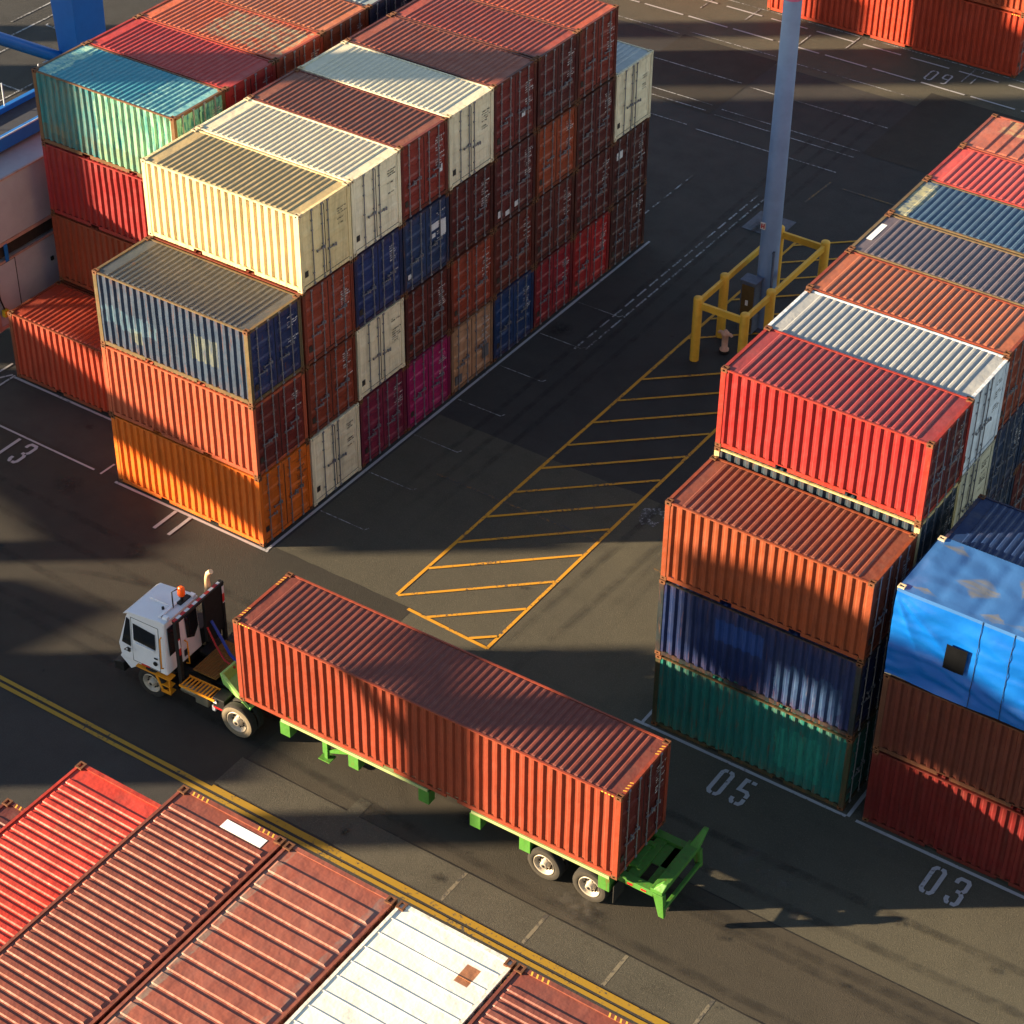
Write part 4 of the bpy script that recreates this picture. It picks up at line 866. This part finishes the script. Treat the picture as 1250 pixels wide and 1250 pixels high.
def tractor():
    t = thing('yard_tractor', 'white terminal tractor with orange beacon pulling the long red container', 'yard tractor', (3.2, -5.85, 0), rad(2.2))
    # local: -x forward; near side is -y.  half width 1.25
    ch = MB(); ch.box(-2.35, 2.3, -0.5, -0.36, 0.55, 0.85); ch.box(-2.35, 2.3, 0.36, 0.5, 0.55, 0.85)
    for x in (-2.2, -1.0, 0.2, 1.2, 2.2): ch.box(x-0.06, x+0.06, -0.36, 0.36, 0.58, 0.8)
    ch.box(-1.15, -0.75, -0.95, 0.95, 0.42, 0.55); obj('chassis', ch, M_black, t)
    # cab shell as tapered body with sloping windscreen
    cab = MB(); y0, y1 = -1.18, 0.42; yt0, yt1 = -1.08, 0.32
    prof = [(-2.55, 1.02), (-2.62, 1.5), (-2.28, 2.62), (-2.14, 2.76), (-0.98, 2.9), (-0.9, 2.82), (-0.88, 1.02)]
    def yy(z, s): k = max(0, (z-1.5)/1.4); return (y0+(yt0-y0)*k) if s < 0 else (y1+(yt1-y1)*k)
    n = len(prof); v = [(x, yy(z, -1), z) for x, z in prof]+[(x, yy(z, 1), z) for x, z in prof]
    cab.add(v, [tuple(range(n-1, -1, -1))[::-1], tuple(range(n, 2*n))[::-1]]+[(i, n+i, n+(i+1) % n, (i+1) % n) for i in range(n)])
    cab_o = obj('cab', cab, M_cab, t, 0.06)
    rf = MB(); rf.prism([(-2.36, 2.66), (-2.2, 2.8), (-1.0, 2.95), (-0.84, 2.93), (-0.84, 2.86), (-1.0, 2.87), (-2.2, 2.73)], 'y', -1.13, 0.37); rf.box(-1.95, -1.1, -0.4, -0.385, 2.86, 2.94)
    obj('roof', rf, M_cab, cab_o, 0.02)
    rr = MB()
    for x, y in ((-1.3, -0.6), (-1.2, 0.05), (-1.1, -0.9), (-1.05, -0.1)): rr.tube([(x, y, 2.9), (x, y, 2.99)], 0.04, 8)
    obj('roof_fitting', rr, M_black, cab_o)
    fl = MB()
    for y in (-0.98, 0.2): fl.box(-1.02, -0.86, y, y+0.12, 2.95, 3.03)
    fl.box(-1.16, -1.08, -0.98, 0.2, 2.96, 3.0); obj('work_lamp', fl, M_whitet, cab_o)
    sd = lambda z: yy(z, -1)-0.006
    def sideglass(pts, d=0.012):
        mb = MB(); a = [(x, sd(z), z) for x, z in pts]; b = [(x, sd(z)-d, z) for x, z in pts]; n = len(pts)
        mb.add(a+b, [tuple(range(n)), tuple(range(2*n-1, n-1, -1))]+[(i, n+i, n+(i+1) % n, (i+1) % n) for i in range(n)]); return mb
    obj('side_window', sideglass([(-2.02, 1.86), (-1.24, 1.82), (-1.24, 2.36), (-2.02, 2.44)]), M_glass, cab_o)
    obj('quarter_window', sideglass([(-2.46, 1.62), (-2.14, 1.58), (-2.14, 2.52), (-2.25, 2.56)]), M_glass, cab_o)
    dr = MB(); 
    for a, b in (((-2.1, 1.08), (-2.1, 2.62)), ((-1.12, 1.08), (-1.12, 2.62)), ((-2.1, 2.62), (-1.12, 2.62)), ((-2.1, 1.08), (-1.12, 1.08))):
        dr.tube([(a[0], sd(a[1])+0.004, a[1]), (b[0], sd(b[1])+0.004, b[1])], 0.008, 5)
    obj('door_seam', dr, M_black, cab_o)
    obj('window_ledge', MB().box(-1.98, -1.28, sd(1.75)-0.03, sd(1.75)+0.01, 1.74, 1.79), M_cab, cab_o, 0.01)
    ws = MB(); a = 0.07
    q = lambda f: (-2.62+0.34*f, 1.5+1.12*f)
    p0, p1 = q(0.06), q(0.93); ws.hexa([(p0[0]-0.02, y0+a, p0[1]), (p0[0], y0+a, p0[1]), (p0[0], y1-a, p0[1]), (p0[0]-0.02, y1-a, p0[1])], [(p1[0]-0.02, yt0+a, p1[1]), (p1[0], yt0+a, p1[1]), (p1[0], yt1-a, p1[1]), (p1[0]-0.02, yt1-a, p1[1])])
    obj('windscreen', ws, M_glass, cab_o)
    rw = MB(); rw.box(-0.875, -0.86, -1.0, -0.5, 1.66, 2.66); obj('rear_window', rw, M_glass, cab_o, 0.004)
    rw = MB(); rw.prism([(-0.22, 1.78), (0.08, 1.62), (0.28, 1.9), (0.26, 2.6), (-0.26, 2.66)], 'x', -0.875, -0.858); obj('rear_window', rw, M_glass, cab_o)
    obj('seat', MB().box(-1.5, -1.2, -0.2, 0.15, 1.7, 2.2), M_black, cab_o)
    hd = MB(); hd.tube([(-0.98, sd(2.3)-0.02, 2.42), (-0.98, sd(2.3)-0.09, 2.38), (-0.98, sd(1.3)-0.09, 1.35), (-0.98, sd(1.3)-0.02, 1.3)], 0.022, 8); obj('grab_handle', hd, M_yel, cab_o)
    hd = MB(); hd.tube([(-0.84, -0.38, 1.82), (-0.74, -0.38, 1.8), (-0.72, -0.38, 1.0), (-0.84, -0.38, 0.98)], 0.022, 8); obj('grab_handle', hd, M_yel, t)
    mr = MB(); mr.tube([(-2.25, sd(1.55), 1.5), (-2.3, sd(1.55)-0.12, 1.48), (-2.1, sd(1.55)-0.14, 1.52)], 0.015, 6); mr.box(-2.14, -2.06, sd(1.6)-0.16, sd(1.6)-0.11, 1.5, 1.62); obj('mirror', mr, M_black, cab_o)
    wp = MB(); wp.tube([(-2.655, -0.75, 1.58), (-2.5, -0.45, 2.1)], 0.012, 5); wp.tube([(-2.655, 0.0, 1.58), (-2.5, 0.3, 2.1)], 0.012, 5); obj('wiper', wp, M_black, cab_o)
    obj('door_handle', MB().box(-1.3, -1.18, -1.2, -1.18, 1.5, 1.54), M_black, cab_o)
    vt = MB()
    for i in range(5): vt.box(-0.872, -0.86, -0.4, -0.25, 1.2+i*0.05, 1.225+i*0.05)
    obj('vent', vt, M_black, cab_o)
    obj('fuel_cap', MB().tube([(-1.28, -1.18, 1.32), (-1.28, -1.21, 1.32)], 0.07, 12), M_black, cab_o)
    lg = MB(); lg.box(-1.8, -1.5, -1.2, -1.182, 1.06, 1.1); obj('reflective_tape', lg, M_redt, cab_o)
    # nose below the cab, bumper
    ns = MB(); ns.prism([(-2.66, 0.95), (-2.6, 1.06), (-1.95, 1.04), (-1.8, 0.9), (-2.0, 0.86), (-2.3, 0.62)], 'y', -1.12, 0.9); obj('front_apron', ns, M_cab, t, 0.02)
    bp = MB(); bp.prism([(-2.85, 0.45), (-2.85, 0.72), (-2.62, 0.8), (-2.5, 0.8), (-2.5, 0.45)], 'y', -1.2, 1.2); bp.box(-2.98, -2.84, -1.1, -0.5, 0.5, 0.6); obj('bumper', bp, M_black, t, 0.02)
    # engine hood on the far side and the rear headache frame
    eh = MB(); eh.box(-2.3, -1.0, 0.5, 1.15, 0.9, 1.5); eh.box(-0.86, 0.1, 0.2, 1.1, 0.86, 1.0); obj('engine_cover', eh, M_black, t, 0.03)
    fr = MB(); fr.box(-0.62, -0.5, -1.02, -0.9, 0.8, 3.02); fr.box(-0.62, -0.5, 1.0, 1.1, 0.8, 3.12); fr.box(-0.64, -0.48, -1.02, 1.1, 3.02, 3.1)
    fr.box(-0.6, -0.52, 0.25, 1.0, 1.45, 3.0); fr.box(-0.8, -0.6, 0.45, 0.95, 1.2, 2.6); obj('headache_frame', fr, M_black, t)
    obj('reflective_tape', MB().box(-0.62, -0.53, -1.03, 1.11, 3.085, 3.108), striped('Y', 0.356), t)
    obj('reflective_tape', MB().box(-0.5, -0.49, -1.0, -0.93, 1.85, 2.45), striped('Z', 0.6), t); obj('reflective_tape', MB().box(-0.5, -0.49, 1.01, 1.09, 2.36, 2.96), striped('Z', 0.6), t)
    ex = MB(); ex.tube([(-0.75, 0.72, 1.2), (-0.75, 0.72, 2.4), (-0.75, 0.72, 3.35), (-0.7, 0.72, 3.55), (-0.58, 0.72, 3.68)], [0.14, 0.14, 0.075, 0.075, 0.075], 14); obj('exhaust_pipe', ex, flat('exhaust_cream', (232, 196, 150), 0.45, 0.3), t)
    bc = MB(); bc.tube([(-1.02, -0.1, 3.2), (-1.02, -0.1, 3.24), (-1.02, -0.1, 3.44), (-1.02, -0.1, 3.5)], [0.1, 0.115, 0.105, 0.05], 16); obj('beacon', bc, flat('beacon_orange', (255, 96, 10), 0.25, 0, 0.1), t)
    bs = MB(); bs.tube([(-1.02, -0.1, 2.92), (-1.02, -0.1, 3.2)], 0.045, 8); bs.tube([(-1.08, -0.42, 2.94), (-1.08, -0.42, 3.5), (-1.08, -0.16, 3.44)], 0.02, 6); bs.box(-1.1, -0.95, -0.25, 0.2, 2.95, 3.0); obj('beacon_mast', bs, M_black, t)
    # decks and steps
    dk = MB(); dk.box(-0.48, 0.35, -0.55, 0.95, 1.0, 1.03)
    for i in range(9): dk.box(-0.46+i*0.09, -0.43+i*0.09, -0.55, 0.95, 1.03, 1.045)
    obj('rear_deck', dk, flat('worn_yellow_deck', (120, 82, 20), 0.6), t)
    st = MB()
    for i in range(10): st.box(-0.42+i*0.12, -0.38+i*0.12, -1.2, -0.75, 0.94, 0.965)
    st.box(-0.45, 0.8, -1.22, -1.19, 0.9, 0.97); st.box(-0.45, 0.8, -0.76, -0.73, 0.9, 0.97); obj('side_grating', st, M_yel, t)
    s2 = MB(); s2.box(-2.0, -0.78, -1.24, -0.95, 0.93, 0.96); s2.prism([(-1.3, 0.95), (-1.22, 0.95), (-1.02, 0.45), (-1.1, 0.45)], 'y', -1.24, -1.2)
    for z in (0.66, 0.42): s2.box(-1.1, -0.78, -1.24, -1.0, z, z+0.03)
    s2.box(-0.82, -0.78, -1.24, -1.2, 0.4, 0.95); s2.box(-1.12, -0.8, -1.24, -1.22, 0.4, 0.52); obj('step', s2, M_yel, t)
    tk = MB(); tk.box(0.0, 0.45, -1.1, -0.62, 0.42, 0.86); tk.tube([(-0.6, -0.85, 0.55), (-0.02, -0.85, 0.55)], 0.16, 12); obj('fuel_tank', tk, flat('dull_aluminium', (130, 126, 112), 0.4, 0.6), t, 0.02)
    bx = MB(); bx.box(0.68, 1.1, -1.15, -0.7, 0.62, 1.0); obj('battery_box', bx, M_black, t, 0.02)
    b2 = MB(); b2.box(0.7, 1.08, -1.157, -1.152, 0.62, 0.68); obj('reflective_tape', b2, M_redt, t); b3 = MB(); b3.box(0.7, 0.82, -1.158, -1.152, 0.8, 0.95); b3.box(0.6, 0.7, -1.1, -0.9, 0.42, 0.6); obj('label_plate', b3, M_whitet, t)
    hs = MB(); hs.tube([(-0.5, 0.25, 2.0), (-0.2, 0.2, 1.5), (0.25, 0.0, 1.3), (0.7, -0.1, 1.3)], 0.03, 8); obj('air_hose', hs, M_red, t)
    hs = MB(); hs.tube([(-0.5, 0.45, 2.1), (-0.15, 0.42, 1.6), (0.25, 0.25, 1.35), (0.7, 0.05, 1.35)], 0.045, 8); obj('air_hose', hs, M_blueh, t)
    fw = MB(); fw.box(0.9, 2.1, -0.45, 0.45, 0.86, 1.02); fw.tube([(1.5, 0, 1.0), (1.5, 0, 1.1)], 0.5, 20); obj('fifth_wheel', fw, M_black, t)
    for sd_ in (-1, 1):
        wheel(t, -1.5, sd_*1.22, sd_, 0.5, 0.3, None)
        wheel(t, 1.58, sd_*1.26, sd_, 0.55, 0.28, M_tyre_w, True)
    ax = MB(); ax.tube([(-1.5, -1.0, 0.5), (-1.5, 1.0, 0.5)], 0.07, 8); ax.tube([(1.58, -1.0, 0.55), (1.58, 1.0, 0.55)], 0.11, 8); obj('axle', ax, M_black, t)
tractor()
YAW = 0.016
def chassis():
    t = thing('container_chassis', 'green skeletal chassis carrying the long red container behind the tractor', 'trailer chassis', (4.83, -5.6, 0), YAW)
    # local x backwards from the nose of the container; half width 1.22
    m = MB()
    for y in (-0.42, 0.42): m.box(0.2, 12.35, y-0.07, y+0.07, 0.92, 1.24)
    for x in (1.6, 3.9, 6.3, 7.9, 9.6, 11.2, 12.2): m.box(x-0.08, x+0.08, -0.35, 0.35, 0.98, 1.2)
    obj('main_beam', m, M_green, t)
    for sy in (-1, 1):
        obj('side_rail', MB().box(1.42, 6.32, sy*1.1, sy*1.245, 1.18, 1.275), M_rail, t, 0.008)
        obj('side_rail', MB().box(7.72, 11.95, sy*1.1, sy*1.245, 1.18, 1.275), M_rail, t, 0.008)
        for x in (1.55, 3.88, 6.2, 7.85, 9.4, 11.8):
            b = MB(); b.box(x-0.17, x+0.17, sy*0.95, sy*1.24, 0.72, 1.177); obj('outrigger', b, M_green, t, 0.01)
        for x in (1.55, 3.88, 6.2, 7.85, 9.4, 11.8): obj('cross_member', MB().box(x-0.09, x+0.09, sy*0.5, sy*0.95, 0.92, 1.1), M_green, t)
        lg = MB(); lg.box(2.66, 2.82, sy*0.86, sy*1.02, 0.5, 1.17); lg.box(2.69, 2.79, sy*0.89, sy*0.99, 0.3, 0.5); lg.box(2.55, 2.93, sy*0.78, sy*1.1, 0.27, 0.3)
        lg.hexa([(2.8, sy*0.9, 0.52), (2.8, sy*0.98, 0.52), (3.7, sy*0.98, 0.92), (3.7, sy*0.9, 0.92)], [(2.8, sy*0.9, 0.62), (2.8, sy*0.98, 0.62), (3.7, sy*0.98, 1.04), (3.7, sy*0.9, 1.04)]); obj('landing_leg', lg, M_green, t)
    # nose bolster: sloping open tray in front of the container
    g = MB(); g.hexa([(-0.95, -0.75, 1.0), (0.3, -1.2, 1.0), (0.3, 1.2, 1.0), (-0.95, 0.75, 1.0)], [(-0.95, -0.75, 1.06), (0.3, -1.2, 1.06), (0.3, 1.2, 1.06), (-0.95, 0.75, 1.06)])
    g.hexa([(-0.95, -0.78, 0.98), (-0.9, -0.72, 0.98), (0.3, -1.14, 0.98), (0.3, -1.22, 0.98)], [(-1.05, -0.8, 1.38), (-0.97, -0.74, 1.38), (0.0, -1.16, 1.34), (-0.05, -1.24, 1.34)])
    g.hexa([(-1.0, -0.78, 0.98), (-0.93, -0.78, 0.98), (-0.93, 0.78, 0.98), (-1.0, 0.78, 0.98)], [(-1.08, -0.8, 1.38), (-1.0, -0.8, 1.38), (-1.0, 0.8, 1.38), (-1.08, 0.8, 1.38)])
    obj('gooseneck_bolster', g, flat('bolster_green', (150, 205, 110), 0.45, 0, 0.4, 3), t, 0.01)
    # rear frame with lifting bumper
    r = MB()
    r.box(12.5, 12.95, -0.05, 0.75, 1.07, 1.1)
    for y in (-0.88, 0.88): r.box(11.9, 13.1, y-0.12, y+0.12, 1.02, 1.2)
    r.box(12.2, 12.5, -1.0, 1.0, 1.02, 1.15); r.box(12.75, 13.1, -0.83, 0.83, 1.0, 1.1)
    obj('rear_frame', r, M_green, t, 0.01)
    b = MB(); b.box(13.02, 13.36, -1.0, 1.0, 1.18, 1.32); b.box(13.36, 13.46, -1.0, 1.0, 0.68, 0.8)
    for y in (-0.95, 0.95):
        b.hexa([(13.3, y-0.06, 0.42 if y < 0 else 0.62), (13.46, y-0.06, 0.42 if y < 0 else 0.62), (13.46, y+0.06, 0.42 if y < 0 else 0.62), (13.3, y+0.06, 0.42 if y < 0 else 0.62)], [(13.1, y-0.08, 1.2), (13.4, y-0.08, 1.2), (13.4, y+0.08, 1.2), (13.1, y+0.08, 1.2)])
    obj('rear_bumper', b, M_green, t, 0.012)
    for y, top, lean in ((-0.92, 1.5, 0.12), (0.92, 1.72, 0.3)):
        h = MB(); h.hexa([(13.1, y-0.1, 1.32), (13.38, y-0.1, 1.32), (13.38, y+0.1, 1.32), (13.1, y+0.1, 1.32)], [(13.28, y-0.07+lean, top), (13.42, y-0.07+lean, top), (13.42, y+0.07+lean, top), (13.28, y+0.07+lean, top)]); obj('guide_horn', h, M_green, t, 0.02)
    tp = MB(); tp.box(12.35, 12.5, -1.008, -1.002, 1.07, 1.13); tp.box(12.75, 12.9, -1.008, -1.002, 1.07, 1.13); obj('reflective_tape', tp, M_redt, t)
    for x in (9.98, 11.36):
        for sy in (-1, 1): wheel(t, x, sy*1.22, sy, 0.52, 0.27, flat('trailer_sidewall', (48, 44, 38), 0.85), True)
        obj('axle', MB().tube([(x, -1.0, 0.52), (x, 1.0, 0.52)], 0.09, 10), M_black, t)
    al = MB(); al.tube([(0.4, -0.5, 1.1), (4, -0.52, 1.12), (8.5, -0.52, 1.1), (9.6, -0.5, 0.9)], 0.025, 6); al.tube([(0.4, -0.56, 1.02), (8.5, -0.58, 1.0)], 0.018, 6); obj('air_line', al, M_black, t)
    at = MB(); at.tube([(8.5, -0.3, 0.72), (8.5, 0.3, 0.72)], 0.14, 14); obj('air_tank', at, M_black, t)
    for sy in (-1, 1): obj('mud_flap', MB().box(12.06, 12.08, sy*0.65, sy*1.2, 0.35, 0.95), M_tyre, t)
    sp = MB()
    for sy in (-1, 1):
        for x in (9.98, 11.36): sp.box(x-0.5, x+0.5, sy*0.45, sy*0.56, 0.62, 0.75)
    obj('leaf_spring', sp, M_black, t)
chassis()
c_, s_ = math.cos(YAW), math.sin(YAW)
container('shipping_container', 'long sunlit orange red container riding on the green chassis behind the white tractor', (4.84+c_*L40/2-s_*WC/2, -6.84+s_*L40/2+c_*WC/2, 1.29), (170, 68, 40), None, L=L40, H=2.9, rz=YAW, rust=0.2, fade=0.15, roof_rgb=(140, 66, 52), hazard=True, key='truckbox', door_rgb=(110, 26, 20))

# ================================================================ unseen structures added beyond the left border to cast long shadows across the yard
_T = math.tan(EL)
def SW(sv, w, t): return (t*math.cos(AZ)-sv*math.sin(AZ), t*math.sin(AZ)+sv*math.cos(AZ), w+_T*(-t))
def member(mb, poly, t=-50.0, th=0.5):
    """flat-sided shadow caster: outline in (across-sun, height) metres at distance t, th thick each way"""
    n = len(poly); a = [SW(p[0], p[1], t-th) for p in poly]; b = [SW(p[0], p[1], t+th) for p in poly]
    a = [(x, y, z-_T*th) for x, y, z in a]; b = [(x, y, z+_T*th) for x, y, z in b]
    mb.add(a+b, [tuple(range(n)), tuple(range(2*n-1, n-1, -1))]+[(i, n+i, n+(i+1) % n, (i+1) % n) for i in range(n)])
def rc(s0, s1, w0, w1): return [(s0, w0), (s1, w0), (s1, w1), (s0, w1)]
def shadow_crane():  # unseen frame; every member outlined to cast a wanted shadow band
    t = thing('gantry_crane', 'unseen blue crane added left of the picture, its members shaped to cast shadows', 'crane', SW(0, -12.1, -50))
    def t2(name, polys):
        for p in polys: _mem(name, p, t)
    G = -12.1
    t2('leg', [rc(-12.9, -11.5, G, 6.4), [(10.2, G), (12.7, G), (12.95, 9), (12.95, 17.5), (10.9, 17.5), (10.7, 9)], rc(36.2, 37.9, G, 7.5), rc(31.4, 33.9, G, 9.5)])
    t2('shadow_slab', [rc(-7.9, -4.95, -0.3, 2.85), [(-1.4, G), (-1.4, -1.85), (-2.9, -1.1), (-4.9, -1.75), (-4.9, G)]])  # slabs added to shade the tractor cab and the ground at left
    t2('shadow_block', [[(-16, 7.5), (-12.9, 7.3), (-12.9, 6.2), (-11.5, 6.2), (-11.3, 7.7), (-10.5, 7.6), (-10.2, 6.1), (-8.7, 6.3), (-8.5, 9.3), (-9.4, 9.9), (-10.3, 10.3), (-10.5, 10.6), (-12.2, 10.6), (-13.3, 10.9), (-16, 10.4)]])  # unsupported block added to shade the fronts of the right-hand stacks
    t2('brace', [[(-9.0, 6.5), (-9.5, 6.5), (-12, 3.8), (-11.5, 3.6)], rc(-11.6, -8.8, 5.3, 5.62)])
    t2('shadow_beam', [[(-0.4, 0.5), (4.9, 0.6), (9.9, 1.4), (9.9, 0.2), (7.8, -0.2), (5.2, -0.9), (0.2, -0.75), (0.0, -1.5), (2.2, -1.9), (4.2, -2.4), (10.2, -3.0), (10.3, 3.0), (6.0, 2.3), (-0.4, 2.3)]])  # added shape, outlined to shade the foot of the central and left blocks
    t2('post', [rc(-0.6, 0.5, G, -0.9)])  # upright added for a dark band on the left ground
def _mem(name, p, t):
    mb = MB(); member(mb, p); mb.v = [tuple(Vector(v)-t.location) for v in mb.v]
    return obj(name, mb, M_crane, t)
shadow_crane()
def shadow_wall():  # solid unseen slab, added only to shade the far lanes
    t = thing('shadow_wall', 'tall grey unseen slab added left of the picture to shade the far lanes', 'shadow wall', SW(26, -14.5, -60))
    mb = MB(); member(mb, rc(21.6, 30.2, -14.5, 8.0), -60, 4); mb.v = [tuple(Vector(v)-t.location) for v in mb.v]
    obj('wall', mb, flat('shadow_wall_grey', (130, 130, 128), 0.8), t)
shadow_wall()
def shadow_stack(s0, t0, n, k):  # unseen stack added to darken the ground round the tractor
    x, y, _ = SW(s0, 0, t0)
    for i in range(n):
        for j in range(k):
            container('shipping_container', 'unseen container, added for its shadow, of the stacks left of the picture', (x, y+j*ROWP, i*TP+0.01), BROWN, 'stacks left of the picture', marks=None)
shadow_stack(-7.6, -45, 4, 1)
